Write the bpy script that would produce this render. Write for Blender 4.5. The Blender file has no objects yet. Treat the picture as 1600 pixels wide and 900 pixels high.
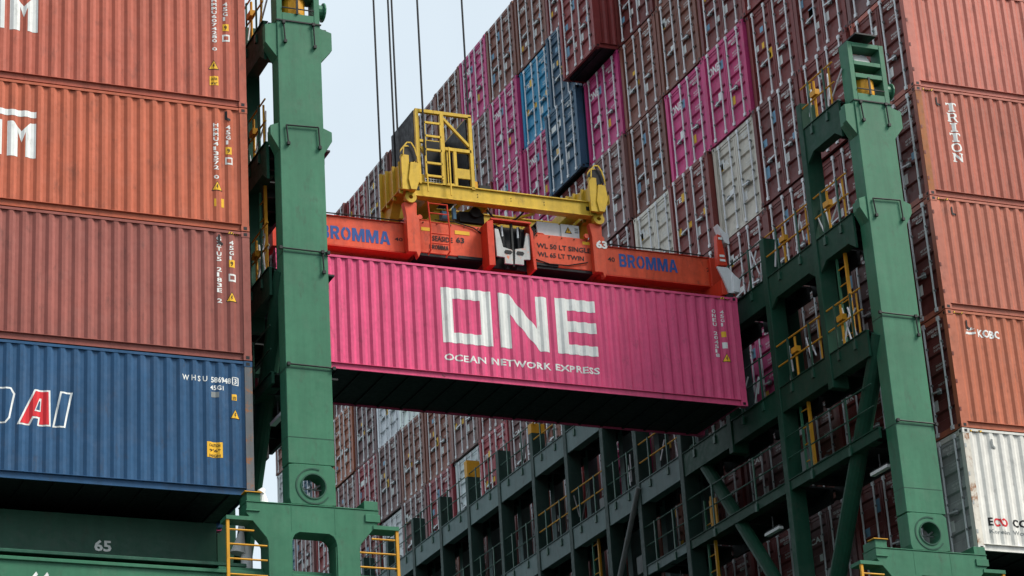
import bpy, bmesh, math, random
from mathutils import Vector, Matrix
from mathutils.geometry import tessellate_polygon
R = math.radians
random.seed(7)
sc = bpy.context.scene
col = sc.collection

# ------------------------------------------------------------------ camera
cam_d = bpy.data.cameras.new('camera'); cam = bpy.data.objects.new('camera', cam_d); col.objects.link(cam)
cam_d.sensor_fit = 'HORIZONTAL'; cam_d.sensor_width = 36.0
cam_d.lens = 3684.06 / 1600 * 36.0
cam_d.shift_x = 0.20473; cam_d.shift_y = 0.03034
cam_d.clip_start = 0.5; cam_d.clip_end = 6000
yaw, pitch, roll = 0.3326, 0.3800, -0.0290
fw = Vector((math.sin(yaw)*math.cos(pitch), math.cos(yaw)*math.cos(pitch), math.sin(pitch)))
r0 = Vector((math.cos(yaw), -math.sin(yaw), 0)); u0 = r0.cross(fw)
rt = r0*math.cos(roll) + u0*math.sin(roll); up = -r0*math.sin(roll) + u0*math.cos(roll)
M = Matrix((rt, up, -fw)).transposed().to_4x4(); M.translation = Vector((-30.8486, -43.3989, -14.3763))
cam.matrix_world = M
sc.camera = cam

# ------------------------------------------------------------------ light
SUN_EL, SUN_AZ = R(47), R(52)          # azimuth measured from -Y towards +X
w = bpy.data.worlds.new('World'); sc.world = w; w.use_nodes = True
nt = w.node_tree; nt.nodes.clear()
wo = nt.nodes.new('ShaderNodeOutputWorld'); bg = nt.nodes.new('ShaderNodeBackground')
sky = nt.nodes.new('ShaderNodeTexSky'); sky.sky_type = 'NISHITA'; sky.sun_disc = False
sky.sun_elevation = SUN_EL; sky.sun_rotation = math.pi - SUN_AZ
sky.air_density = 1.0; sky.dust_density = 4.0; sky.ozone_density = 1.0
mixs = nt.nodes.new('ShaderNodeMix'); mixs.data_type = 'RGBA'
mixs.inputs[0].default_value = 0.75; mixs.inputs[7].default_value = (6.0, 6.75, 7.2, 1)   # thin bright cloud veil over the blue
wtc = nt.nodes.new('ShaderNodeTexCoord'); wn = nt.nodes.new('ShaderNodeTexNoise'); wn.inputs['Scale'].default_value = 2.6; wn.inputs['Detail'].default_value = 5
wr = nt.nodes.new('ShaderNodeMapRange'); nt.links.new(wtc.outputs['Generated'], wn.inputs['Vector']); nt.links.new(wn.outputs['Fac'], wr.inputs[0])
for i_, v_ in enumerate((0.3, 0.7, 0.60, 0.92)): wr.inputs[i_ + 1].default_value = v_
nt.links.new(wr.outputs[0], mixs.inputs[0]); nt.links.new(sky.outputs[0], mixs.inputs[6]); nt.links.new(mixs.outputs[2], bg.inputs[0])
bg.inputs[1].default_value = 0.050
nt.links.new(bg.outputs[0], wo.inputs[0])
sun_d = bpy.data.lights.new('sun', 'SUN'); sun = bpy.data.objects.new('sun', sun_d); col.objects.link(sun)
sun_d.energy = 1.5; sun_d.angle = R(22); sun_d.color = (1.0, 0.95, 0.87)
sdir = Vector((math.sin(SUN_AZ)*math.cos(SUN_EL), -math.cos(SUN_AZ)*math.cos(SUN_EL), math.sin(SUN_EL)))
sun.rotation_euler = sdir.to_track_quat('Z', 'Y').to_euler()
sc.view_settings.view_transform = 'Standard'; sc.view_settings.look = 'None'
sc.view_settings.exposure = 1.60; sc.view_settings.gamma = 1.0
try:
    sc.cycles.max_bounces = 5; sc.cycles.diffuse_bounces = 1; sc.cycles.glossy_bounces = 2
    sc.cycles.use_denoising = True
except Exception: pass

# ------------------------------------------------------------------ materials
def nmath(t, op, a, b):
    n = t.nodes.new('ShaderNodeMath'); n.operation = op
    for i, x in enumerate((a, b)):
        if isinstance(x, (int, float)): n.inputs[i].default_value = x
        else: t.links.new(x, n.inputs[i])
    return n.outputs[0]
def nmap(t, x, a, b, c, d):
    n = t.nodes.new('ShaderNodeMapRange'); t.links.new(x, n.inputs[0])
    for i, v in enumerate((a, b, c, d)): n.inputs[i+1].default_value = v
    return n.outputs[0]
def nmix(t, f, a, b, blend='MIX'):
    n = t.nodes.new('ShaderNodeMix'); n.data_type = 'RGBA'; n.blend_type = blend
    for i, x in ((0, f), (6, a), (7, b)):
        if isinstance(x, (int, float)): n.inputs[i].default_value = x
        elif isinstance(x, tuple): n.inputs[i].default_value = (*x, 1) if len(x) == 3 else x
        else: t.links.new(x, n.inputs[i])
    return n.outputs[2]
def paint(name, color=None, rough=0.5, rust=0.3, dirt=1.0, spec=0.22, metal=0.0, dents=0.12, rustcol=(0.10, 0.04, 0.02), rscale=1.0):
    m = bpy.data.materials.new(name); m.use_nodes = True
    t = m.node_tree; p = t.nodes['Principled BSDF']
    oi = t.nodes.new('ShaderNodeObjectInfo'); tc = t.nodes.new('ShaderNodeTexCoord')
    off = t.nodes.new('ShaderNodeVectorMath'); off.operation = 'SCALE'
    cmb = t.nodes.new('ShaderNodeCombineXYZ')
    for i in range(3): t.links.new(oi.outputs['Random'], cmb.inputs[i])
    t.links.new(cmb.outputs[0], off.inputs[0]); off.inputs[3].default_value = 83.0
    add = t.nodes.new('ShaderNodeVectorMath'); t.links.new(tc.outputs['Object'], add.inputs[0]); t.links.new(off.outputs[0], add.inputs[1])
    def noise(scale, detail=4, rgh=0.6, vec=None, stretch=None):
        n = t.nodes.new('ShaderNodeTexNoise'); n.inputs['Scale'].default_value = scale
        n.inputs['Detail'].default_value = detail; n.inputs['Roughness'].default_value = rgh
        v = add.outputs[0]
        if stretch:
            mp = t.nodes.new('ShaderNodeMapping'); mp.inputs['Scale'].default_value = stretch
            t.links.new(v, mp.inputs[0]); v = mp.outputs[0]
        t.links.new(v, n.inputs['Vector']); return n.outputs['Fac']
    base = oi.outputs['Color'] if color is None else color
    big = noise(0.55, 5); streak = noise(1.0, 5, 0.65, stretch=(5.0, 5.0, 0.35)); fine = noise(9.0, 4)
    v = nmath(t, 'MULTIPLY', nmap(t, big, 0.3, 0.7, 1 - 0.16*dirt, 1 + 0.10*dirt), nmap(t, streak, 0.3, 0.75, 1 + 0.07*dirt, 1 - 0.20*dirt))
    v = nmath(t, 'MULTIPLY', v, nmap(t, fine, 0.3, 0.7, 1 - 0.06*dirt, 1 + 0.05*dirt))
    vm = t.nodes.new('ShaderNodeVectorMath'); vm.operation = 'SCALE'
    if isinstance(base, tuple): vm.inputs[0].default_value = base[:3]
    else: t.links.new(base, vm.inputs[0])
    t.links.new(v, vm.inputs[3])
    c = vm.outputs[0]
    chalk = nmap(t, noise(1.7, 6, 0.7), 0.5, 0.8, 0.0, 0.07*dirt)
    c = nmix(t, chalk, c, (0.34, 0.30, 0.28))
    grime = nmap(t, noise(2.3, 6, 0.72, stretch=(2.0, 2.0, 0.8)), 0.56, 0.78, 0.0, 0.55*dirt)
    c = nmix(t, grime, c, (0.045, 0.035, 0.03))
    rf = None
    if rust > 0:
        rn = noise(3.4*rscale, 8, 0.72)
        if name == 'container_paint':
            sp_ = t.nodes.new('ShaderNodeSeparateXYZ'); t.links.new(tc.outputs['Object'], sp_.inputs[0])
            edge = nmath(t, 'MAXIMUM', nmap(t, sp_.outputs[2], 0.02, 0.34, 1.0, 0.0), nmap(t, sp_.outputs[2], 2.66, 2.88, 0.0, 0.8))
            rn = nmath(t, 'ADD', rn, nmath(t, 'MULTIPLY', edge, 0.065))
        rf = nmap(t, rn, 0.74 - 0.12*rust, 0.80 - 0.10*rust, 0.0, 0.9)
        c = nmix(t, rf, c, rustcol)
    t.links.new(c, p.inputs['Base Color'])
    t.links.new(nmap(t, fine, 0.3, 0.7, max(0.08, rough - 0.1), min(1, rough + 0.12)), p.inputs['Roughness'])
    p.inputs['Specular IOR Level'].default_value = spec; p.inputs['Metallic'].default_value = metal
    bp = t.nodes.new('ShaderNodeBump'); bp.inputs['Strength'].default_value = dents; bp.inputs['Distance'].default_value = 0.05
    t.links.new(nmath(t, 'ADD', noise(1.3, 3), nmath(t, 'MULTIPLY', fine, 0.12)), bp.inputs['Height'])
    t.links.new(bp.outputs[0], p.inputs['Normal'])
    return m
MP = paint('container_paint', None, 0.42, 0.40, 1.0, spec=0.2, dents=0.22)
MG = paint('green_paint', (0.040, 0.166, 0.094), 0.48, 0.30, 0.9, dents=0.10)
MGF = paint('shaded_bridge_green_paint', (0.012, 0.060, 0.036), 0.5, 0.25, 0.9, spec=0.12, dents=0.05)  # near bridge green darkened, its shade put into the colour
MPB = paint('skylit_bridge_paint', (0.125, 0.19, 0.185), 0.5, 0.3, 1.0, spec=0.15, dents=0.05)  # far beams and rear posts, pale skylight put into the colour
MPD = paint('dim_skylit_post_paint', (0.026, 0.058, 0.048), 0.5, 0.3, 1.0, spec=0.15, dents=0.05)  # far posts, dim skylight and shade put into the colour
MGD = paint('dark_green_paint', (0.022, 0.085, 0.055), 0.40, 0.25, 0.9, dents=0.05)
MY = paint('yellow_paint', (0.70, 0.455, 0.045), 0.42, 0.55, 1.1)
MYR = paint('yellow_rail_paint', (0.62, 0.30, 0.02), 0.5, 0.3, 0.8)
MO = paint('orange_paint', (0.74, 0.100, 0.042), 0.42, 0.62, 1.3)
MR = paint('red_paint', (0.62, 0.05, 0.02), 0.40, 0.25, 0.7)
MK = paint('black_paint', (0.012, 0.013, 0.015), 0.5, 0.0, 0.3)
MD = paint('dark_steel', (0.020, 0.022, 0.022), 0.5, 0.5, 0.6)
MZ = paint('galvanised_steel', (0.72, 0.74, 0.76), 0.42, 0.25, 0.8, metal=0.1, spec=0.5)
MW = paint('white_marking', (0.78, 0.80, 0.78), 0.5, 0.12, 0.9, dents=0.0)
MYM = paint('yellow_marking', (0.80, 0.45, 0.03), 0.5, 0.0, 0.4, dents=0.0)
MKM = paint('black_marking_and_shade', (0.012, 0.012, 0.014), 0.5, 0.0, 0.2, dents=0.0)
MBM = paint('blue_marking', (0.025, 0.085, 0.30), 0.45, 0.0, 0.5, dents=0.0)
MRM = paint('red_marking', (0.62, 0.025, 0.035), 0.45, 0.0, 0.4, dents=0.0)
MWP = paint('white_enamel', (0.74, 0.75, 0.74), 0.35, 0.2, 0.5)
MCR = paint('chipped_white_paint', (0.50, 0.51, 0.50), 0.45, 1.5, 1.0, rustcol=(0.72, 0.16, 0.05), rscale=1.6)
MRB = paint('rubber', (0.012, 0.012, 0.012), 0.7, 0.0, 0.3)
MRU = paint('rusty_steel', (0.20, 0.085, 0.04), 0.7, 0.8, 1.0)
MGR = paint('grey_paint', (0.22, 0.24, 0.24), 0.5, 0.3, 0.9)
MLB = paint('light_blue_paint', (0.16, 0.33, 0.48), 0.4, 0.2, 0.5)
MAS = paint('quay_asphalt', (0.055, 0.055, 0.055), 0.9, 0.0, 0.8, dents=0.02)
MSEA = paint('sea_water', (0.02, 0.05, 0.06), 0.12, 0.0, 0.2, spec=0.5)

# ------------------------------------------------------------------ helpers
_txt = {}
def text2d(s, size, bold=0.0, sx=1.0, spacing=1.0):
    k = (s, round(size, 4), bold, sx, spacing)
    if k in _txt: return _txt[k]
    cu = bpy.data.curves.new('t', 'FONT'); cu.body = s; cu.size = size; cu.offset = bold*size; cu.resolution_u = 2
    cu.space_character = spacing
    o = bpy.data.objects.new('t', cu); col.objects.link(o)
    dg = bpy.context.evaluated_depsgraph_get()
    me = bpy.data.meshes.new_from_object(o.evaluated_get(dg))
    bm = bmesh.new(); bm.from_mesh(me); bmesh.ops.triangulate(bm, faces=bm.faces[:])
    vs = [(v.co.x*sx, v.co.y) for v in bm.verts]; bm.verts.index_update()
    fs = [[v.index for v in f.verts] for f in bm.faces]; bm.free()
    bpy.data.objects.remove(o); bpy.data.curves.remove(cu); bpy.data.meshes.remove(me)
    x0 = min(v[0] for v in vs); vs = [(x - x0, y) for x, y in vs]
    _txt[k] = (vs, fs); return _txt[k]
def text_fit(s, wid, hei, bold=0.02, spacing=1.0):
    vs, fs = text2d(s, 1.0, bold, 1.0, spacing)
    X = max(v[0] for v in vs); y0 = min(v[1] for v in vs); Y = max(v[1] for v in vs) - y0
    return [(x/X*wid, (y - y0)/Y*hei) for x, y in vs], fs

def hpoly(outer, *holes):
    loops = [[Vector((x, y, 0)) for x, y in l] for l in (outer,) + holes]
    return [p for l in (outer,) + holes for p in l], [list(f) for f in tessellate_polygon(loops)]
def half_o(sg):
    o = []; k = 12
    for i in range(k + 1):
        a = math.pi*(i/k - 0.5); o.append((0.5 + sg*(0.04 + 0.46*math.cos(a)), 0.5 + 0.5*math.sin(a)))
    q = [(0.5 + sg*(0.04 + 0.20*max(0, math.cos(math.pi*(i/k - 0.5)))), 0.5 + 0.30*math.sin(math.pi*(i/k - 0.5))) for i in range(k, -1, -1)]
    return hpoly(o + q)
BLOCK = {'M': (1.22, [hpoly([(0,0),(0.24,0),(0.24,.58),(.41,0),(.59,0),(.76,.58),(.76,0),(1,0),(1,1),(.69,1),(.5,.40),(.31,1),(0,1)])]),
 'A': (1.0, [hpoly([(0,0),(.27,0),(.33,.2),(.67,.2),(.73,0),(1,0),(.67,1),(.33,1)], [(.39,.38),(.61,.38),(.5,.76)])]),
 'O': (0.95, [half_o(1), half_o(-1)]),
 'R': (0.88, [hpoly([(0,0),(.3,0),(.3,.38),(.42,.38),(.66,0),(1,0),(.72,.42),(.9,.52),(.97,.7),(.9,.9),(.7,1),(0,1)], [(.3,.58),(.58,.58),(.67,.65),(.67,.75),(.58,.81),(.3,.81)])]),
 'B': (0.86, [hpoly([(0,0),(.7,0),(.92,.08),(1,.27),(.94,.44),(.8,.52),(.92,.6),(.96,.75),(.9,.92),(.7,1),(0,1)], [(.3,.18),(.58,.18),(.68,.29),(.58,.41),(.3,.41)], [(.3,.6),(.56,.6),(.66,.7),(.56,.82),(.3,.82)])])}
def block_text(word, wid, hei, gap=0.12):
    tot = sum(BLOCK[c][0] for c in word) + gap*(len(word) - 1); k = wid/tot; x = 0; vs = []; fs = []
    for c in word:
        w_, shapes = BLOCK[c]
        for sv, sf in shapes:
            b = len(vs); vs += [((x + a*w_)*k, h_*hei) for a, h_ in sv]; fs += [[b + i for i in f] for f in sf]
        x += w_ + gap
    return vs, fs

class MB:
    def __init__(s): s.v = []; s.f = []; s.m = []
    def add(s, vs, fs, m=0):
        b = len(s.v); s.v += [tuple(x) for x in vs]
        for f in fs: s.f.append([b + i for i in f]); s.m.append(m)
    def box(s, x0, x1, y0, y1, z0, z1, m=0):
        s.add([(x0,y0,z0),(x1,y0,z0),(x1,y1,z0),(x0,y1,z0),(x0,y0,z1),(x1,y0,z1),(x1,y1,z1),(x0,y1,z1)],
              [(0,3,2,1),(4,5,6,7),(0,1,5,4),(1,2,6,5),(2,3,7,6),(3,0,4,7)], m)
    def prism(s, pts, ax, a, b, m=0):
        """extrude a 2D outline; ax 'y': pts are (x,z); ax 'x': (y,z); ax 'z': (x,y)"""
        def P(p, h): return {'y': (p[0], h, p[1]), 'x': (h, p[0], p[1]), 'z': (p[0], p[1], h)}[ax]
        n = len(pts)
        tri = [list(f) for f in tessellate_polygon([[Vector((x, y, 0)) for x, y in pts]])] if n > 4 else [list(range(n))]
        fs = [(i, n + i, n + (i+1) % n, (i+1) % n) for i in range(n)] + tri + [[n + i for i in f[::-1]] for f in tri]
        s.add([P(p, a) for p in pts] + [P(p, b) for p in pts], fs, m)
    def bar(s, p, q, w, h, m=0, upv=(0, 0, 1)):
        p = Vector(p); q = Vector(q); d = (q - p).normalized(); u = Vector(upv)
        if abs(d.dot(u)) > 0.98: u = Vector((0, 1, 0))
        sx = d.cross(u).normalized()*w/2; sy = sx.cross(d).normalized()*h/2
        vs = [p - sx - sy, p + sx - sy, p + sx + sy, p - sx + sy, q - sx - sy, q + sx - sy, q + sx + sy, q - sx + sy]
        s.add(vs, [(0,3,2,1),(4,5,6,7),(0,1,5,4),(1,2,6,5),(2,3,7,6),(3,0,4,7)], m)
    def tube(s, p, q, r, n=8, m=0, r2=None):
        p = Vector(p); q = Vector(q); d = (q - p).normalized(); r2 = r if r2 is None else r2
        u = Vector((0, 0, 1)) if abs(d.z) < 0.95 else Vector((1, 0, 0))
        a = d.cross(u).normalized(); b = d.cross(a)
        vs = []
        for c, rr in ((p, r), (q, r2)):
            for i in range(n):
                t = 2*math.pi*i/n; vs.append(c + a*math.cos(t)*rr + b*math.sin(t)*rr)
        fs = [(i, (i+1) % n, n + (i+1) % n, n + i) for i in range(n)] + [tuple(range(n))[::-1], tuple(range(n, 2*n))]
        s.add(vs, fs, m)
    def path(s, pts, r, n=6, m=0):
        for a, b in zip(pts[:-1], pts[1:]): s.tube(a, b, r, n, m)
    def ring(s, c, R0, R1, y0, y1, n=24, a0=0.0, a1=2*math.pi, m=0):
        """flat ring in the XZ plane with thickness y0..y1"""
        full = abs(a1 - a0 - 2*math.pi) < 1e-6; k = n if full else n + 1; vs = []
        for i in range(k):
            t = a0 + (a1 - a0)*i/n; cx, sz = math.cos(t), math.sin(t)
            vs += [(c[0]+R0*cx, y0, c[1]+R0*sz), (c[0]+R1*cx, y0, c[1]+R1*sz), (c[0]+R1*cx, y1, c[1]+R1*sz), (c[0]+R0*cx, y1, c[1]+R0*sz)]
        fs = []
        for i in range(n):
            j = (i+1) % k
            for e in range(4): fs.append((4*i+e, 4*i+(e+1) % 4, 4*j+(e+1) % 4, 4*j+e))
        if not full: fs += [(0, 1, 2, 3), (4*n+3, 4*n+2, 4*n+1, 4*n)]
        s.add(vs, fs, m)
    def holed(s, x0, x1, z0, z1, c, r, y0, y1, n=32, m=0):
        """box x0..x1, z0..z1 with a round hole through Y"""
        pts = []
        for i in range(n):
            t = 2*math.pi*i/n + math.pi/n; cx, sz = math.cos(t), math.sin(t)
            k = min(((x1 - c[0])/cx if cx > 0 else (x0 - c[0])/cx) if abs(cx) > 1e-9 else 1e9,
                    ((z1 - c[1])/sz if sz > 0 else (z0 - c[1])/sz) if abs(sz) > 1e-9 else 1e9)
            pts.append((c[0]+r*cx, c[1]+r*sz, c[0]+k*cx, c[1]+k*sz))
        vs = []
        for a, b, d, e in pts: vs += [(a, y0, b), (d, y0, e), (d, y1, e), (a, y1, b)]
        fs = []
        for i in range(n):
            j = (i+1) % n
            for e in range(4): fs.append((4*i+e, 4*i+(e+1) % 4, 4*j+(e+1) % 4, 4*j+e))
        s.add(vs, fs, m)
    def text(s, t2, o, rv, uv, m=0):
        o = Vector(o); rv = Vector(rv); uv = Vector(uv); vs, fs = t2
        s.add([o + rv*x + uv*y for x, y in vs], fs, m)
    def pieces(s, gap):
        n = len(s.v); par = list(range(n))
        def find(i):
            while par[i] != i: par[i] = par[par[i]]; i = par[i]
            return i
        for f in s.f:
            for i in f[1:]: par[find(i)] = find(f[0])
        box = {}
        for i, v in enumerate(s.v):
            r = find(i); b = box.get(r)
            if b is None: box[r] = [list(v), list(v)]
            else:
                for k in range(3): b[0][k] = min(b[0][k], v[k]); b[1][k] = max(b[1][k], v[k])
        grp = [[set([r]), b] for r, b in box.items()]
        ch = True
        while ch:
            ch = False; out = []
            for g in grp:
                for h_ in out:
                    if all(g[1][0][k] - gap <= h_[1][1][k] and h_[1][0][k] - gap <= g[1][1][k] for k in range(3)):
                        h_[0] |= g[0]
                        for k in range(3): h_[1][0][k] = min(h_[1][0][k], g[1][0][k]); h_[1][1][k] = max(h_[1][1][k], g[1][1][k])
                        ch = True; break
                else: out.append(g)
            grp = out
        if len(grp) == 1: return [s]
        res = []
        for roots, _ in grp:
            q = MB(); idx = {}
            for i, v in enumerate(s.v):
                if find(i) in roots: idx[i] = len(q.v); q.v.append(v)
            for f, m in zip(s.f, s.m):
                if f[0] in idx: q.f.append([idx[i] for i in f]); q.m.append(m)
            res.append(q)
        return res
    def build(s, name, mats, parent=None, bevel=0.0, color=None, smooth=False, link=True, gap=0.012):
        if link and gap is not None:
            ps = s.pieces(gap)
            if len(ps) > 1: return [q.build(name, mats, parent, bevel, color, smooth, True, None) for q in ps][0]
        if not isinstance(mats, (list, tuple)): mats = [mats]
        off = Vector(parent_loc(parent)) if parent else Vector((0, 0, 0))
        me = bpy.data.meshes.new(name); me.from_pydata([Vector(v) - off for v in s.v], [], s.f)
        for m in mats: me.materials.append(m)
        me.polygons.foreach_set('material_index', s.m)
        bm = bmesh.new(); bm.from_mesh(me)
        bmesh.ops.remove_doubles(bm, verts=bm.verts[:], dist=1e-5) if bevel else None
        bmesh.ops.recalc_face_normals(bm, faces=bm.faces[:])
        if bevel:
            es = [e for e in bm.edges if len(e.link_faces) == 2 and e.calc_face_angle(0) > 0.6]
            bmesh.ops.bevel(bm, geom=es, offset=bevel, segments=1, affect='EDGES', clamp_overlap=True)
        bm.to_mesh(me); bm.free()
        if smooth:
            for p in me.polygons: p.use_smooth = True
        if not link: return me
        return put(name, me, parent, color)
def parent_loc(p):
    v = Vector((0, 0, 0))
    while p: v += p.location; p = p.parent
    return v
def put(name, me, parent=None, color=None, loc=(0, 0, 0)):
    o = bpy.data.objects.new(name, me); col.objects.link(o); o.location = loc
    if parent: o.parent = parent
    if color: o.color = (*color, 1)
    return o
def tag(o, label=None, cat=None, group=None, kind=None):
    if label: o['label'] = label
    if cat: o['category'] = cat
    if group: o['group'] = group
    if kind: o['kind'] = kind
    return o
def empty(name, loc, label, cat, group=None):
    o = bpy.data.objects.new(name, None); col.objects.link(o); o.location = loc; o.empty_display_size = 0.5
    return tag(o, label, cat, group)
def copy_tree(o, parent=None, keep=None):
    c = o.copy(); col.objects.link(c)
    if parent: c.parent = parent
    for ch in list(o.children):
        if keep is None or keep(ch): copy_tree(ch, c, keep)
    return c

# ------------------------------------------------------------------ ground, water, ship
g = MB(); g.box(-3000, 3000, -3000, -1.6, -16.6, -16.1); tag(g.build('quay', MAS), kind='structure')
g = MB(); g.box(-3000, 3000, -1.6, 3000, -19, -18.0); tag(g.build('water', MSEA), kind='structure')

ship = empty('container_ship', (0, 0, -18), 'green hulled container ship carrying all the stacks', 'ship')
h = MB(); h.box(-150, 120, 0.0, 50.4, -19, -3.2); h.build('hull', MG, ship)
h = MB(); h.box(-150, 120, 0.0, 0.06, -3.2, -1.58); h.box(-150, 120, -0.05, 0.06, -1.66, -1.585)
h.build('bulwark', MG, ship, bevel=0.01)
h = MB(); h.box(-150, 120, 0.06, 50.4, -3.2, -2.2); h.build('deck', MGD, ship)
for x0, x1 in ((-29.4, -17.35), (-14.2, -3.2), (0.15, 12.6)):
    h = MB()
    if x0 == -14.2: h.box(x0, x1, 0.9, 50, -2.2, -1.7)
    else:
        h.prism([(1.5, -2.19), (1.5, -0.16), (50, -0.16), (50, -2.19)], 'x', x0, x1)
        h.prism([(0.10, -1.47), (0.10, -1.40), (1.49, -1.03), (1.49, -1.47)], 'x', x0 - 0.2, x1 + 0.2)
    hc = h.build('hatch_cover', MGD, ship, bevel=0.01)
    if x0 == -29.4:
        t = MB(); t.text(text_fit('65', 0.36, 0.24, 0.03), (-19.94, 1.49, -0.925), (1, 0, 0), (0, 0, 1)); t.build('bay_number', MW, hc)
t = MB()
t.text(text_fit('66', 0.42, 0.42, 0.02), (-21.58, -0.008, -2.28), (1, 0, 0), (0, 0, 1))
t.build('bay_number', MW, ship); t = MB()
t.text(text_fit('65', 0.36, 0.36, 0.02), (-19.40, -0.008, -2.20), (1, 0, 0), (0, 0, 1))
t.build('bay_number', MW, ship)

# ------------------------------------------------------------------ shipping containers
L, W, H = 12.192, 2.438, 2.896
TP, RP = 2.92, 2.5
YO, YI = 0.014, 0.050
X0, X1 = 0.165, L - 0.165
NC = 43; PIT = (X1 - X0)/NC
FR = (0.0, 0.26, 0.50, 0.76)            # outer flat / slope in / inner flat / slope out
def corr_breaks():
    o = []
    for i in range(NC):
        for f in FR: o.append(X0 + (i + f)*PIT)
    return o + [X1]
def corr(x):
    if x <= X0 or x >= X1: return YO
    f = ((x - X0)/PIT) % 1.0
    if f < FR[1]: return YO
    if f < FR[2]: return YO + (YI - YO)*(f - FR[1])/(FR[2] - FR[1])
    if f < FR[3]: return YI
    return YI - (YI - YO)*(f - FR[3])/(1 - FR[3])
BR = corr_breaks()
def container_body(length=L):
    b = MB(); x1 = length - 0.165; n = int(round((x1 - X0)/PIT)); pit = (x1 - X0)/n
    xs = []
    for i in range(n): xs += [(X0 + (i + f)*pit, y) for f, y in zip(FR, (YO, YO, YI, YI))]
    xs.append((x1, YO))
    z0, z1 = 0.16, H - 0.055
    for side in (0, 1):
        vs = []
        for x, y in xs:
            yy = y if side == 0 else W - y
            vs += [(x, yy, z0), (x, yy, z1)]
        b.add(vs, [(2*i, 2*i+2, 2*i+3, 2*i+1) for i in range(len(xs) - 1)])
        s = (lambda y: y) if side == 0 else (lambda y: W - y)
        def bx(xa, xb, ya, yb, za, zb, m=0):
            ya, yb = sorted((s(ya), s(yb))); b.box(xa, xb, ya, yb, za, zb, m)
        bx(X0, x1, 0.052, 0.060, 0.004, 0.16)                    # bottom rail: web and flanges (channel open outwards)
        bx(X0, x1, 0.0, 0.052, 0.150, 0.160); bx(X0, x1, 0.018, 0.052, 0.004, 0.014)
        bx(X0, x1, 0.006, 0.07, H - 0.060, H - 0.004)            # top rail
        for xa, xb in ((0.0, 0.165), (length - 0.165, length)):
            bx(xa + 0.004, xb, 0.004, 0.06, 0.118, H - 0.118)    # corner posts
            b.box(*( (xa + 0.004, xa + 0.10) if xa == 0 else (xb - 0.10, xb - 0.004) ), *sorted((s(0.06), s(0.16))), 0.118, H - 0.118)
            for za, zb in ((0, 0.118), (H - 0.118, H)):          # corner castings
                xc = (0.0, 0.178) if xa == 0 else (length - 0.178, length)
                bx(xc[0] - 0.004 if xa == 0 else xc[0], xc[1] if xa == 0 else xc[1] + 0.004, -0.004, 0.162, za, zb)
                zm = (za + zb)/2
                cx = sum(xc)/2
                bx(cx - 0.038, cx + 0.038, -0.007, 0.0, zm - 0.034, zm + 0.034, 1)  # black plate stands in for the shade inside the casting hole
                xe = -0.007 if xa == 0 else length + 0.001
                bx(xe, xe + 0.006, 0.05, 0.12, zm - 0.034, zm + 0.034, 1)
    b.box(0.06, length - 0.06, 0.06, W - 0.06, H - 0.03, H - 0.012)       # roof
    b.box(0.065, length - 0.06, 0.062, W - 0.062, 0.145, 0.17, 1)           # floor
    b.box(0.17, length - 0.17, 0.0605, W - 0.0605, 0.05, 0.144, 1)  # black slab and ribs, underside shade put into their colour
    for i in range(int(length/0.6)): b.box(0.3 + i*0.6, 0.36 + i*0.6, 0.0605, W - 0.0605, 0.018, 0.05, 1)
    b.box(0.02, 0.10, 0.162, W - 0.162, H - 0.125, H - 0.006)              # door header
    b.box(0.02, 0.10, 0.162, W - 0.162, 0.004, 0.135)                      # door sill
    b.box(0.125, 0.135, 0.10, W - 0.10, 0.13, H - 0.12, 1)                 # dark gap behind the doors
    b.box(length - 0.06, length - 0.03, 0.06, W - 0.06, 0.1, H - 0.05)
    for i in range(8): b.box(length - 0.03, length - 0.008, 0.22 + i*0.27, 0.32 + i*0.27, 0.16, H - 0.12)
    return b.build('body', [MP, MKM], link=False)
BODY40, BODY45 = container_body(L), container_body(13.716)
DZ0, DZ1 = 0.142, H - 0.132
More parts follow.
